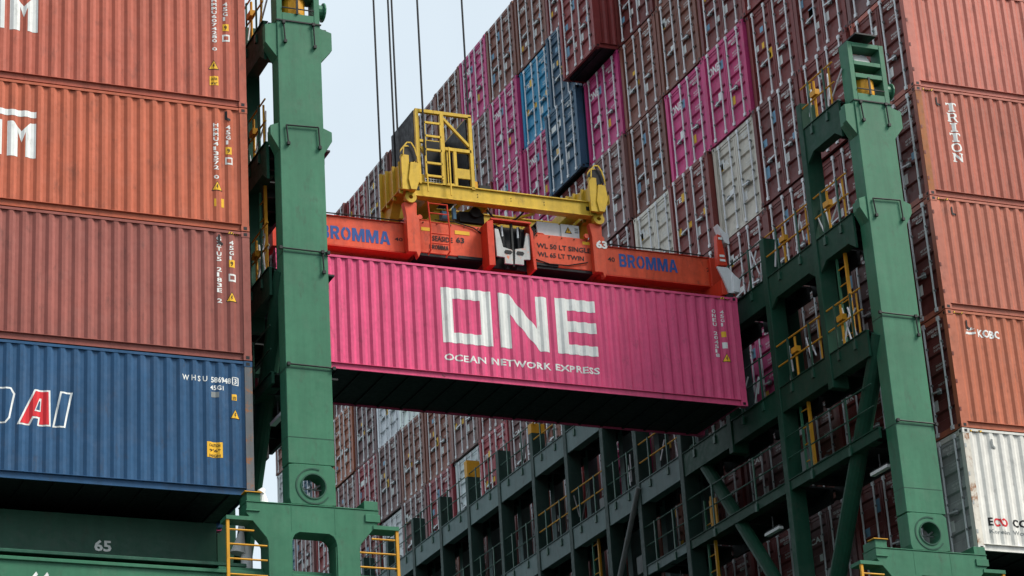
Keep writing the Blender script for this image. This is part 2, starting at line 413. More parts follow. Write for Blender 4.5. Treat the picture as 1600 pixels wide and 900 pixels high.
def door_mesh(side, variant):
    """side 0: near half (low y), side 1: far half"""
    rnd = random.Random(variant*10 + side)
    b = MB(); ya, yb = (0.105, W/2 - 0.012) if side == 0 else (W/2 + 0.012, W - 0.105)
    prof = [(0.030, DZ0), (0.030, DZ0 + 0.14)]
    z = DZ0 + 0.14; step = (DZ1 - DZ0 - 0.28)/5
    for i in range(5):
        zc = z + step*(i + 0.5)
        prof += [(0.030, zc - 0.115), (0.084, zc - 0.080), (0.084, zc + 0.080), (0.030, zc + 0.115)]
    prof += [(0.030, DZ1)]
    vs = []
    for x, zz in prof: vs += [(x, ya + 0.07, zz), (x, yb - 0.07, zz)]
    b.add(vs, [(2*i, 2*i+1, 2*i+3, 2*i+2) for i in range(len(prof) - 1)])
    b.box(0.016, 0.088, ya, ya + 0.072, DZ0, DZ1); b.box(0.016, 0.088, yb - 0.072, yb, DZ0, DZ1)
    b.box(0.014, 0.03, ya + 0.07, yb - 0.07, DZ0, DZ0 + 0.07); b.box(0.014, 0.03, ya + 0.07, yb - 0.07, DZ1 - 0.07, DZ1)
    hy = ya - 0.05 if side == 0 else yb + 0.05
    for i in range(4):
        zz = DZ0 + 0.25 + i*0.68; b.box(-0.012, 0.03, hy - 0.06, hy + 0.06, zz, zz + 0.09)
    def tx(s, wid, hei, y, z, m=1, bold=0.02): b.text(text_fit(s, wid, hei, bold), (0.013 if 0 else 0.026, y, z), (0, -1, 0), (0, 0, 1), m)
    def patch(y, z, wy, hz, m): b.box(0.022, 0.0285, y - wy, y, z, z + hz, m)
    bt = DZ1 - 0.14                           # flat bands lie between the recesses
    bands = [DZ0 + 0.14 + step*(i) for i in range(6)]
    if side == 0:
        code = rnd.choice(['TCLU 481', 'BEAU 573', 'FFAU 219', 'TRHU 648', 'NYKU 415'])
        tx(code + str(rnd.randint(100, 999)), 0.62, 0.085, yb - 0.28, bands[5] - 0.05); tx('45G1', 0.26, 0.085, yb - 0.42, bands[5] - 0.19 + 0.02)
        for i, (bz, n) in enumerate(((bands[4], 2), (bands[3], 2), (bands[2], 1))):
            for k in range(n):
                tx(rnd.choice(['MAX GROSS 32500 KG', 'TARE 3730 KG', 'NET 28770 KG', 'CU CAP 76.4 CUM', '71650 LB']), 0.42, 0.05, yb - 0.45, bz + 0.02 - k*0.085, 1, 0.01)
        patch(yb - 0.15, bands[1] - 0.07, 0.20, 0.26, rnd.choice([1, 1, 2])); 
        if rnd.random() < 0.5: patch(yb - 0.62, bands[2] - 0.05, 0.16, 0.18, rnd.choice([2, 3]))
    else:
        if variant == 9: tx('ONE', 0.62, 0.27, yb - 0.16, bands[4] - 0.05, 1, 0.03)
        elif variant in (0, 3): tx('NYK', 0.5, 0.18, yb - 0.2, bands[4] - 0.05, 1, 0.03)
        elif variant == 1: patch(yb - 0.3, bands[4] - 0.06, 0.34, 0.2, 1)
        for q in range(rnd.randint(2, 5)):
            wy = rnd.uniform(0.10, 0.24); patch(rnd.choice([yb - 0.14, yb - 0.5, yb - 0.78]) - rnd.uniform(0, 0.1), bands[rnd.randint(1, 4)] - rnd.uniform(0.02, 0.11), wy, wy*rnd.uniform(0.8, 1.6), rnd.choice([1, 1, 1, 2, 2, 3, 1]))
        if variant in (2, 5): tx(rnd.choice(['CAI', 'K LINE', 'TEX']), 0.55, 0.16, yb - 0.2, bands[4] - 0.05, 1, 0.03)
    return b.build('door', [MP, MW, MYM, MLB, MKM], link=False)
DOORS = {(s, v): door_mesh(s, v) for s in (0, 1) for v in (0, 1, 2, 3, 4, 5, 6, 7, 8, 9)}
def rod_mesh():
    b = MB(); z0, z1 = 0.05, H - 0.05
    b.tube((-0.022, 0, z0), (-0.022, 0, z1), 0.025, 7)
    for z in (z0, z1 - 0.10): b.box(-0.045, 0.012, -0.05, 0.05, z, z + 0.10)
    for z in (0.55, 1.30, 2.2): b.box(-0.040, 0.014, -0.036, 0.036, z, z + 0.05, 1)
    return b.build('lock_rod', [MZ, MGR], link=False)
ROD = rod_mesh()
def handle_mesh(sgn):
    b = MB(); b.bar((-0.045, 0, 1.12), (-0.05, 0.40*sgn, 1.08), 0.025, 0.035, 0)
    b.box(-0.06, 0.015, 0.30*sgn - 0.05, 0.30*sgn + 0.05, 1.02, 1.16, 1)
    return b.build('door_handle', [MZ, MGR], link=False)
HAN = {1: handle_mesh(1), -1: handle_mesh(-1)}
def doors(root, color, variant):
    for s in (0, 1):
        d = put('door', DOORS[(s, variant)], root, color, (0.024, 0, 0))
        ys = (0.36, 0.98) if s == 0 else (W - 0.98, W - 0.36)
        for k, y in enumerate(ys): put('lock_rod', ROD, d, None, (0, y, 0))
        put('door_handle', HAN[-1 if s == 0 else 1], d, None, (0, ys[1] if s == 0 else ys[0], 0))
COL = {
 'maroon': (0.190, 0.045, 0.040), 'darkred': (0.235, 0.042, 0.040), 'brown': (0.205, 0.074, 0.050), 'greymaroon': (0.195, 0.095, 0.090),
 'magenta': (0.54, 0.052, 0.190), 'darkblue': (0.045, 0.115, 0.190), 'blue': (0.035, 0.330, 0.62), 'cream': (0.72, 0.70, 0.58),
 'white': (0.74, 0.77, 0.78), 'rustorange': (0.33, 0.110, 0.055), 'rosered': (0.34, 0.055, 0.065)}
WORD = {'maroon': 'maroon', 'darkred': 'dark red', 'brown': 'brown', 'greymaroon': 'greyish maroon', 'magenta': 'magenta', 'darkblue': 'dark blue',
 'blue': 'bright blue', 'cream': 'cream', 'white': 'white', 'rustorange': 'rust orange', 'rosered': 'rose red'}
ORD = ['lowest', 'second', 'third', 'fourth', 'fifth', 'sixth', 'seventh', 'eighth', 'ninth', 'tenth', 'eleventh', 'twelfth', 'thirteenth',
       'fourteenth', 'fifteenth', 'sixteenth', 'seventeenth', 'eighteenth', 'nineteenth', 'farthest']
CELL = {(8,8):'brown',(9,8):'brown',(10,8):'magenta',(11,8):'brown',(12,8):'greymaroon',(13,8):'maroon',(14,8):'greymaroon',(15,8):'rosered',(16,8):'maroon',
 (5,7):'maroon',(6,7):'darkred',(7,8):'maroon',(7,7):'darkblue',(8,7):'blue',(9,7):'magenta',(10,7):'greymaroon',(11,7):'brown',
 (3,6):'maroon',(4,6):'brown',(5,6):'brown',(6,6):'magenta',(7,6):'darkblue',(8,6):'magenta',(9,6):'magenta',
 (1,5):'maroon',(2,5):'darkred',(3,5):'magenta',(4,5):'magenta',(5,5):'brown',(6,5):'greymaroon',(7,5):'maroon',(8,5):'magenta',
 (0,4):'maroon',(1,4):'maroon',(2,4):'maroon',(3,4):'cream',(4,4):'maroon',(5,4):'cream',(6,4):'maroon',
 (0,3):'maroon',(1,3):'maroon',(2,3):'maroon',(3,3):'maroon',(4,3):'maroon',(0,2):'maroon',(0,1):'maroon',
 (13,5):'white',(14,5):'white',(15,5):'greymaroon',(16,5):'rustorange',(15,4):'rosered',(16,4):'greymaroon',(14,4):'greymaroon',(13,4):'brown',(12,4):'brown',
 (11,4):'greymaroon',(12,3):'rosered',(11,3):'white',(13,3):'greymaroon',(14,3):'white',(10,3):'rosered',(18,5):'darkblue',(19,5):'white',(19,4):'darkblue',(18,4):'greymaroon'}
PAL = ['maroon']*5 + ['brown']*3 + ['greymaroon']*3 + ['darkred', 'magenta', 'darkred']
FRONT = {0: ((0.72, 0.71, 0.66), 'white'), 1: ((0.44, 0.135, 0.075), 'orange brown'), 2: ((0.45, 0.145, 0.095), 'salmon'), 3: ((0.42, 0.125, 0.085), 'brick red'), 4: ((0.50, 0.155, 0.115), 'pale salmon')}
GW = 'containers of the tall end wall'
front_roots = {}
for n in range(20):
    for t in range(9):
        rr = random.Random(n*31 + t)
        k = 'maroon'
        if n == 0 and t in FRONT: c, wd = FRONT[t]
        else:
            k = CELL.get((n, t)) or rr.choice(PAL); c = COL[k]; wd = WORD[k]
            f = rr.uniform(0.78, 1.28); c = tuple(x*f*rr.uniform(0.96, 1.04) for x in c)
        dx = rr.uniform(-0.13, 0.05)
        if n == 0: dx = 0.0
        long45 = (n, t) == (6, 7)
        if long45: dx = -0.78
        if (n, t) == (7, 6): dx = -0.34
        tier = ('lowest tier' if t == 0 else 'top tier' if t == 8 else ORD[t] + ' tier up')
        cl = 'nearest column' if n == 0 else ORD[n] + (' column' if n == 19 else ' column back')
        lab = f'{wd} container in the end wall, {tier}, {cl}'
        if long45: lab = 'long dark red container sticking out of the end wall'
        if n == 0 and t in FRONT:
            lab = {0: 'white corrugated container with rusty corner, bottom of the right stack', 1: 'orange brown container with small white wave logo, above the white one',
                   2: 'plain salmon container directly under the one lettered vertically', 3: 'brick red container with white letters running down its side',
                   4: 'pale salmon container at the top right corner of the view'}[t]
        r = empty('shipping_container', (dx, n*RP, t*TP), lab, 'shipping container', GW)
        put('body', BODY45 if long45 else BODY40, r, c)
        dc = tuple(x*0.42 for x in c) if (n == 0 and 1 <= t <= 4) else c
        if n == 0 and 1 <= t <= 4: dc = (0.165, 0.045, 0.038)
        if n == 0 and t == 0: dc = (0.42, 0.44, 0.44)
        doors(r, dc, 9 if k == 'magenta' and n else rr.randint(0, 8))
        front_roots[(n, t)] = r

MCO = paint('rust_stained_post_paint', None, 0.6, 1.75, 1.3, dents=0.1, rustcol=(0.26, 0.10, 0.03))
def corner_post(root, right, color, lab):
    b = MB(); x0, x1 = (L - 0.162, L + 0.001) if right else (-0.001, 0.162)
    b.box(x0, x1, 0.001, 0.02, 0.122, H - 0.122); me = b.build('corner_post', MCO, link=False)
    o = put('corner_post', me, root, color); o['label'] = lab
corner_post(front_roots[(0, 3)], False, (0.40, 0.135, 0.04), 'orange rust stained corner post')
corner_post(front_roots[(0, 0)], False, (0.66, 0.62, 0.54), 'rust streaked white corner post')
# --- lettering that follows the corrugated side
def on_side(mb, t2, ox=0.0, oz=0.0, m=0, lift=0.004):
    """t2 = (verts2d, faces) in container-local x,z; cut at every fold and laid on the steel"""
    vs, fs = t2; bm = bmesh.new()
    bv = [bm.verts.new((x + ox, 0, y + oz)) for x, y in vs]
    for f in fs:
        try: bm.faces.new([bv[i] for i in f])
        except ValueError: pass
    bmesh.ops.triangulate(bm, faces=bm.faces[:])
    xa = min(v.co.x for v in bm.verts); xb = max(v.co.x for v in bm.verts)
    for bx in BR:
        if xa < bx < xb:
            bmesh.ops.bisect_plane(bm, geom=bm.verts[:] + bm.edges[:] + bm.faces[:], plane_co=(bx, 0, 0), plane_no=(1, 0, 0))
    bm.verts.index_update()
    mb.add([(v.co.x, corr(v.co.x) - lift, v.co.z) for v in bm.verts], [[v.index for v in f.verts] for f in bm.faces], m); bm.free()
def poly(pts): return (pts, [list(f) for f in tessellate_polygon([[Vector((x, y, 0)) for x, y in pts]])])
def rect(x0, z0, x1, z1): return poly([(x0, z0), (x1, z0), (x1, z1), (x0, z1)])
def vcode(mb, s, x, ztop, zbot, wid=0.10, m=0, lift=0.004):
    n = len(s); st = (ztop - zbot)/n
    for i, ch in enumerate(s):
        if ch != ' ': on_side(mb, text_fit(ch, wid*(0.45 if ch in '1I' else 1), st*0.80, 0.02), x, ztop - (i + 0.9)*st, m, lift)
def triangle(mb, x, z, s, my=1, mk=2):
    on_side(mb, poly([(x - s/2, z), (x + s/2, z), (x, z + s*0.95)]), 0, 0, mk, 0.004)
    on_side(mb, poly([(x - s*0.41, z + s*0.06), (x + s*0.41, z + s*0.06), (x, z + s*0.85)]), 0, 0, my, 0.007)
    on_side(mb, poly([(x - s*0.03, z + s*0.58), (x + s*0.09, z + s*0.58), (x, z + s*0.38), (x + s*0.09, z + s*0.38), (x - s*0.05, z + s*0.12), (x - s*0.01, z + s*0.32), (x - s*0.10, z + s*0.32)]), 0, 0, mk, 0.010)
def hazard(mb, x0, x1, z0, z1, my=1, mk=2):
    on_side(mb, rect(x0, z0, x1, z1), 0, 0, mk, 0.012)
    n = 5; d = (x1 - x0)/n
    for i in range(n): on_side(mb, poly([(x0 + d*i, z0), (x0 + d*(i + 0.5), z0), (x0 + d*(i + 0.95), z1), (x0 + d*(i + 0.45), z1)]), 0, 0, my, 0.016)
def sticker(mb, x, z, wd, hg, m, lines=2, mk=2):
    on_side(mb, rect(x, z, x + wd, z + hg), 0, 0, m, 0.004)
    for i in range(lines):
        on_side(mb, text_fit(['CAUTION', '9\'6"', 'HIGH'][i % 3], wd*0.7, hg*0.62/lines*0.9, 0.02), x + wd*0.15, z + hg*(1 - (i + 0.92)/lines), mk, 0.007)
def lash_hook(mb, x, z, m=2):
    on_side(mb, poly([(x, z), (x + 0.12, z - 0.03), (x + 0.12, z + 0.02), (x + 0.05, z + 0.05), (x + 0.05, z + 0.2), (x, z + 0.2)]), 0, 0, m, 0.02)
MARK = [MW, MYM, MKM, MRM, MBM, MP, MGR]
def mark_obj(mb, name, root, color=None):
    for q in mb.pieces(0.05): put(name, q.build(name, MARK, link=False), root, color)

# right stack front lettering (local x = world X, local z = world Z - tier)
def slab(ch):                                   # serif capitals used for the vertical name
    T = {'T': [[(0,1.0),(1,1.0),(1,0.72),(0.88,0.72),(0.82,0.84),(0.66,0.84),(0.66,0.14),(0.80,0.14),(0.80,0),(0.20,0),(0.20,0.14),(0.34,0.14),(0.34,0.84),(0.18,0.86),(0.12,0.72),(0,0.72)]],
         'I': [[(0.2,0),(0.8,0),(0.8,0.13),(0.66,0.13),(0.66,0.87),(0.8,0.87),(0.8,1),(0.2,1),(0.2,0.87),(0.34,0.87),(0.34,0.13),(0.2,0.13)]],
         'N': [[(0,0),(0.38,0),(0.38,0.12),(0.27,0.12),(0.27,0.68),(0.74,0),(0.9,0),(0.9,0.88),(1,0.88),(1,1),(0.62,1),(0.62,0.88),(0.74,0.88),(0.74,0.36),(0.3,1),(0,1),(0,0.88),(0.11,0.88),(0.11,0.12),(0,0.12)]],
         'R': [[(0,0),(0.42,0),(0.42,0.12),(0.33,0.12),(0.33,0.42),(0.5,0.42),(0.74,0),(1,0),(1,0.12),(0.88,0.12),(0.7,0.45),(0.88,0.58),(0.88,0.84),(0.7,1),(0,1),(0,0.88),(0.11,0.88),(0.11,0.12),(0,0.12)]]}
    if ch == 'O':
        o = []; k = 20
        for i in range(k): o.append((0.5 + 0.5*math.cos(2*math.pi*i/k), 0.5 + 0.5*math.sin(2*math.pi*i/k)))
        q = [(0.5 + 0.28*math.cos(2*math.pi*i/k), 0.5 + 0.36*math.sin(2*math.pi*i/k)) for i in range(k)]
        return (o + q, [[i, (i+1) % k, k + (i+1) % k, k + i] for i in range(k)])
    return poly(T[ch][0])
def scaled(t2, sx, sy): return ([(x*sx, y*sy) for x, y in t2[0]], t2[1])
m_ = MB()
zz = 11.36 - 3*TP
for i, ch in enumerate('TRITON'):
    on_side(m_, scaled(slab(ch), 0.30 if ch != 'I' else 0.30, 0.235), 0.82, zz - 0.27*(i + 1)); 
hazard(m_, 0.20, 0.50, H - 0.075, H - 0.03); lash_hook(m_, 0.55, H - 0.42)
mark_obj(m_, 'lettering', front_roots[(0, 3)])
# white showing below the R counter is avoided by a body-coloured bowl
m_ = MB()
on_side(m_, poly([(0.33, 0.54), (0.58, 0.54), (0.68, 0.64), (0.68, 0.80), (0.58, 0.88), (0.33, 0.88)]) and scaled(poly([(0.33, 0.54), (0.58, 0.54), (0.66, 0.62), (0.66, 0.80), (0.58, 0.88), (0.33, 0.88)]), 0.30, 0.235), 0.82, zz - 0.54, 5, 0.007)
mark_obj(m_, 'letter_counter', front_roots[(0, 3)], FRONT[3][0])
m_ = MB(); lash_hook(m_, 0.55, H - 0.42); hazard(m_, 0.20, 0.50, H - 0.075, H - 0.03)
mark_obj(m_, 'marking', front_roots[(0, 2)])
m_ = MB()
on_side(m_, text_fit('KOBC', 0.60, 0.20, 0.035), 0.80, 5.20 - TP)
on_side(m_, poly([(0, 0.02), (0.28, 0.05), (0.28, 0.10), (0.02, 0.08)]), 0.46, 5.22 - TP); on_side(m_, poly([(0.03, 0.12), (0.12, 0.13), (0.28, 0.18), (0.20, 0.18), (0.22, 0.22), (0.10, 0.18)]), 0.46, 5.22 - TP)
hazard(m_, 0.20, 0.46, H - 0.075, H - 0.03); lash_hook(m_, 0.50, H - 0.42)
mark_obj(m_, 'lettering', front_roots[(0, 1)])
m_ = MB()
on_side(m_, text_fit('E', 0.11, 0.19, 0.03), 0.38, 0.60, 2)
def arc(cx, cz, r0_, r1_, a0, a1, n=10):
    v = []; 
    for i in range(n + 1):
        a = R(a0 + (a1 - a0)*i/n); v += [(cx + r0_*math.cos(a), cz + r0_*math.sin(a)), (cx + r1_*math.cos(a), cz + r1_*math.sin(a))]
    return v, [[2*i, 2*i+1, 2*i+3, 2*i+2] for i in range(n)]
on_side(m_, arc(0.62, 0.695, 0.055, 0.10, 40, 320), 0, 0, 3); on_side(m_, arc(0.80, 0.695, 0.055, 0.10, -140, 140), 0, 0, 3)
on_side(m_, poly([(0.66, 0.76), (0.70, 0.79), (0.765, 0.63), (0.73, 0.60)]), 0, 0, 3)
on_side(m_, text_fit('CO', 0.40, 0.19, 0.035), 1.0, 0.60, 2)
on_side(m_, text_fit('Korean World O', 1.3, 0.10, 0.01), 0.38, 0.42, 6)
hazard(m_, 0.20, 0.62, H - 0.075, H - 0.03); lash_hook(m_, 0.72, H - 0.42, 6)
mark_obj(m_, 'lettering', front_roots[(0, 0)])
m_ = MB(); lash_hook(m_, 0.6, H - 0.42); mark_obj(m_, 'marking', front_roots[(0, 4)])

# ------------------------------------------------------------------ left stack
XL = -16.985 - L
LC = [((0.022, 0.080, 0.175), 'blue corrugated container with red and blue outlined letters, bottom of the left stack'),
      ((0.295, 0.092, 0.074), 'dusty rose brown container resting on the blue one'),
      ((0.46, 0.118, 0.062), 'orange brown container with white M under a bar, above the rose brown one'),
      ((0.43, 0.110, 0.070), 'brick red container with white M at the top left corner'),
      ((0.42, 0.120, 0.08), 'red brown container of the left stack, fifth tier up, front column')]
lroots = []
for t, (c, lab) in enumerate(LC):
    r = empty('shipping_container', (XL, 0, t*TP), lab, 'shipping container', 'containers of the left stack')
    put('body', BODY40, r, c); doors(r, c, t % 4); lroots.append(r)
for n in range(0, 9):
    for t in range(5):
        if n == 0: continue
        rr = random.Random(n*77 + t); k = rr.choice(PAL); c = tuple(x*rr.uniform(0.9, 1.1) for x in COL[k])
        cl = 'front column' if n == 0 else ORD[n] + ' column back'
        r = empty('shipping_container', (XL + rr.uniform(-0.05, 0.05), n*RP, t*TP), f'{WORD[k]} container of the left stack, {"lowest tier" if t == 0 else "top tier" if t == 8 else ORD[t] + " tier up"}, {cl}', 'shipping container', 'containers of the left stack')
        put('body', BODY40, r, c); doors(r, c, rr.randint(0, 4))
def lx(x): return x - XL
corner_post(lroots[0], True, (0.12, 0.13, 0.14), 'rust blotched grey corner post')
def bigM(mb, xr, z0, hgt):
    w_ = 0.60
    P = [(0,0),(0.22,0),(0.22,hgt*0.72),(w_/2,hgt*0.42),(w_-0.22,hgt*0.72),(w_-0.22,0),(w_,0),(w_,hgt),(w_-0.12,hgt),(w_/2,hgt*0.74),(0.12,hgt),(0,hgt)]
    on_side(mb, poly(P), lx(xr) - w_, z0)
for t, z0, hg in ((2, 6.98 - 2*TP, 0.80), (3, 9.93 - 3*TP, 0.80)):
    m_ = MB()
    for k in range(2): bigM(m_, -21.59 - 0.72*k, z0, hg)
    on_side(m_, rect(lx(-21.59) - 2.1, z0 + hg + 0.13, lx(-21.59), z0 + hg + 0.27))
    on_side(m_, rect(lx(-21.59) - 2.1, z0, lx(-21.59) - 1.88, z0 + hg)); on_side(m_, rect(lx(-21.59) - 1.70, z0, lx(-21.59) - 1.5, z0 + hg)); on_side(m_, rect(lx(-21.59) - 1.9, z0 + hg*0.4, lx(-21.59) - 1.65, z0 + hg*0.6))
    mark_obj(m_, 'lettering', lroots[t])
def codes(r, code, xs, zt, zb, x2, z2t, z2b, boxz, whz, tri=None, extra=None, code2='45G1'):
    m_ = MB(); vcode(m_, code, lx(xs) - 0.05, zt, zb, 0.11); vcode(m_, code2, lx(x2) - 0.05, z2t, z2b, 0.10)
    on_side(m_, rect(lx(x2) - 0.06, boxz, lx(x2) + 0.07, boxz + 0.17), 0, 0, 1); on_side(m_, text_fit('9', 0.06, 0.10), lx(x2) - 0.03, boxz + 0.03, 2, 0.008)
    on_side(m_, rect(lx(x2) - 0.07, whz, lx(x2) + 0.09, whz + 0.17), 0, 0, 0); on_side(m_, rect(lx(x2) - 0.04, whz + 0.04, lx(x2) + 0.06, whz + 0.13), 0, 0, 5, 0.007)
    if tri: triangle(m_, lx(tri[0]), tri[1], 0.24)
    if extra: extra(m_)
    return m_
z = 3*TP
m_ = codes(lroots[3], 'HMMU6074280 0', -17.69, 11.35 - z, 10.05 - z, -17.43, 11.3 - z, 10.82 - z, 10.58 - z, 10.32 - z, (-17.71, 9.60 - z))
sticker(m_, lx(-17.80), 9.22 - z, 0.19, 0.22, 1); mark_obj(m_, 'marking', lroots[3], LC[3][0])
z = 2*TP
m_ = codes(lroots[2], 'HMMU413572 0', -17.69, 8.32 - z, 6.98 - z, -17.41, 8.30 - z, 7.82 - z, 7.60 - z, 7.36 - z, (-17.67, 6.72 - z))
on_side(m_, rect(lx(-17.74), 6.35 - z, lx(-17.70), 6.53 - z), 0, 0, 1); on_side(m_, rect(lx(-17.58), 6.35 - z, lx(-17.52), 6.55 - z), 0, 0, 1); lash_hook(m_, lx(-17.48), H - 0.32)
mark_obj(m_, 'marking', lroots[2], LC[2][0])
z = TP
m_ = codes(lroots[1], 'GXTU5 2183E 2', -17.66, 5.67 - z, 4.14 - z, -17.38, 5.60 - z, 5.13 - z, 4.98 - z + 0.0, 4.66 - z, (-17.39, 4.20 - z))
hazard(m_, lx(-17.45), lx(-17.20), H - 0.075, H - 0.03); lash_hook(m_, lx(-17.68), H - 0.32); mark_obj(m_, 'marking', lroots[1], LC[1][0])
m_ = MB()
on_side(m_, text_fit('W H S U  586948', 1.04, 0.125, 0.02), lx(-18.48), 2.38); on_side(m_, text_fit('3', 0.07, 0.11, 0.015), lx(-17.385), 2.385)
for q in ((-17.42, 2.35, -17.40, 2.53), (-17.29, 2.35, -17.27, 2.53), (-17.42, 2.35, -17.27, 2.365), (-17.42, 2.515, -17.27, 2.53)): on_side(m_, rect(lx(q[0]), q[1], lx(q[2]), q[3]))
on_side(m_, text_fit('45G1', 0.28, 0.10, 0.015), lx(-17.88), 2.22)
sticker(m_, lx(-17.43), 2.02, 0.11, 0.13, 1, 1); triangle(m_, lx(-17.36), 1.62, 0.22); sticker(m_, lx(-17.97), 0.76, 0.33, 0.33, 1, 3)
on_side(m_, rect(lx(-17.86), 2.06, lx(-17.70), 2.18), 0, 0, 6)
mark_obj(m_, 'marking', lroots[0], LC[0][0])
# outlined italic letters
m_ = MB()
def slant(pts, ox, sh=0.19): return [(lx(ox) + x + sh*y, 1.13 + y) for x, y in pts]
def outlined(mb, outer, inner, ox, mi):
    on_side(mb, poly(slant(outer, ox)), 0, 0, 0, 0.004); on_side(mb, poly(slant(inner, ox)), 0, 0, mi, 0.008)
hh = 0.76
outlined(m_, [(0,0),(0.26,0),(0.26,hh),(0,hh)], [(0.04,0.035),(0.22,0.035),(0.22,hh-0.035),(0.04,hh-0.035)], -21.16, 5)
outlined(m_, [(-0.10,0),(0.16,0),(0.20,0.15),(0.30,0.15),(0.31,0),(0.58,0),(0.42,hh),(0.10,hh)], [(-0.05,0.035),(0.13,0.035),(0.17,0.19),(0.335,0.19),(0.34,0.035),(0.54,0.035),(0.39,hh-0.035),(0.13,hh-0.035)], -21.78, 3)
on_side(m_, poly(slant([(0.19,0.30),(0.32,0.30),(0.28,0.58),(0.24,0.58)], -21.78)), 0, 0, 0, 0.011); on_side(m_, poly(slant([(0.215,0.33),(0.295,0.33),(0.27,0.52),(0.245,0.52)], -21.78)), 0, 0, 5, 0.014)
outlined(m_, [(0,0),(0.55,0),(0.62,0.12),(0.62,hh-0.12),(0.52,hh),(0,hh)], [(0.04,0.035),(0.53,0.035),(0.58,0.13),(0.58,hh-0.13),(0.50,hh-0.035),(0.04,hh-0.035)], -22.66, 5)
mark_obj(m_, 'lettering', lroots[0], LC[0][0])

# ------------------------------------------------------------------ hanging pink container
PC = (0.69, 0.087, 0.210)
PX, PY, PZ = -2.56 - L, 5.0, 4.925
pk = empty('shipping_container', (PX, PY, PZ), 'bright pink container with big white letters hanging from the orange lifting frame', 'shipping container')
put('body', BODY40, pk, PC); doors(pk, PC, 9)
def px_(x): return x - PX
def pz_(z): return z - PZ
m_ = MB()
x0, x1, za, zb, tk = -10.58, -9.30, 5.86, 7.28, 0.29
for q in ((x0, za, x0 + tk, zb), (x1 - tk, za, x1, zb), (x0 + tk, za, x1 - tk, za + 0.27), (x0 + tk, zb - 0.27, x1 - tk, zb)): on_side(m_, rect(px_(q[0]), pz_(q[1]), px_(q[2]), pz_(q[3])))
N = [(-9.10,5.86),(-8.81,5.86),(-8.81,6.74),(-8.06,5.86),(-7.81,5.86),(-7.81,7.29),(-8.11,7.29),(-8.11,6.44),(-8.83,7.28),(-9.10,7.28)]
on_side(m_, poly([(px_(a), pz_(b)) for a, b in N]))
E_ = [(-7.60,5.86),(-6.53,5.86),(-6.53,6.12),(-7.28,6.12),(-7.28,6.45),(-6.53,6.45),(-6.53,6.73),(-7.28,6.73),(-7.28,7.01),(-6.53,7.01),(-6.53,7.31),(-7.60,7.31)]
on_side(m_, poly([(px_(a), pz_(b)) for a, b in E_]))
on_side(m_, text_fit('OCEAN NETWORK EXPRESS', 4.04, 0.175, 0.028, 1.06), px_(-10.57), pz_(5.395))
mark_obj(m_, 'lettering', pk)
m_ = MB(); o_ = 0.0
vcode(m_, 'ONEU 204518', px_(-3.30), pz_(7.45), pz_(6.15), 0.10); vcode(m_, '45G1', px_(-3.06), pz_(7.45), pz_(7.0), 0.09)
on_side(m_, rect(px_(-3.08), pz_(6.72), px_(-2.96), pz_(6.87)), 0, 0, 1); on_side(m_, rect(px_(-3.08), pz_(6.42), px_(-2.95), pz_(6.58))); triangle(m_, px_(-3.0), pz_(6.06), 0.24)
hazard(m_, px_(-3.10), px_(-2.78), H - 0.075, H - 0.03)
mark_obj(m_, 'marking', pk, PC)

# ------------------------------------------------------------------ lashing bridges
xc = -1.45
br = empty('lashing_bridge', (xc, -0.3, -3.2), 'green lashing bridge in front of the tall end wall, behind the right post', 'lashing bridge', 'green lashing bridges')
def X(d): return xc + d
# funnel shaped pedestal
p = MB(); out = [(-1.41,-0.23),(-1.41,-0.47),(-1.00,-0.95),(-0.965,-1.04),(-0.96,-3.1),(-0.46,-3.1),(-0.46,-1.02),(-0.44,-0.92),(-0.39,-0.84),(-0.30,-0.79),
     (0.33,-0.79),(0.42,-0.84),(0.47,-0.92),(0.49,-1.02),(0.49,-3.1),(0.97,-3.1),(0.975,-1.04),(1.01,-0.95),(1.41,-0.47),(1.41,-0.23)]
p.prism([(X(a), b) for a, b in out], 'y', -0.30, 0.22)
p.box(X(-1.42), X(1.42), -0.315, 0.235, -0.23, -0.205)
ped = p.build('pedestal', MG, br, bevel=0.008)
p = MB(); p.box(X(-1.40), X(-1.11), -0.30, 0.2, -0.204, -0.03); p.box(X(1.10), X(1.40), -0.30, 0.2, -0.204, -0.03)
p.box(X(-1.43), X(-1.13), -0.33, -0.30, -0.42, -0.39); p.box(X(1.11), X(1.43), -0.33, -0.30, -0.48, -0.32)
p.build('container_seat', MG, ped, bevel=0.006)
p = MB()
for x in (-0.47, 0.46): p.box(X(x), X(x) + 0.014, -0.304, -0.299, -0.78, -0.235)
for x in (-0.47, 0.46): p.box(X(x), X(x) + 0.010, -0.303, -0.299, -3.0, -1.05)
p.build('weld_seam', MG, ped)
p = MB(); p.box(X(-1.45), X(-1.09), -0.34, -0.08, -0.029, -0.012); p.build('edge_strip', MYR, ped)
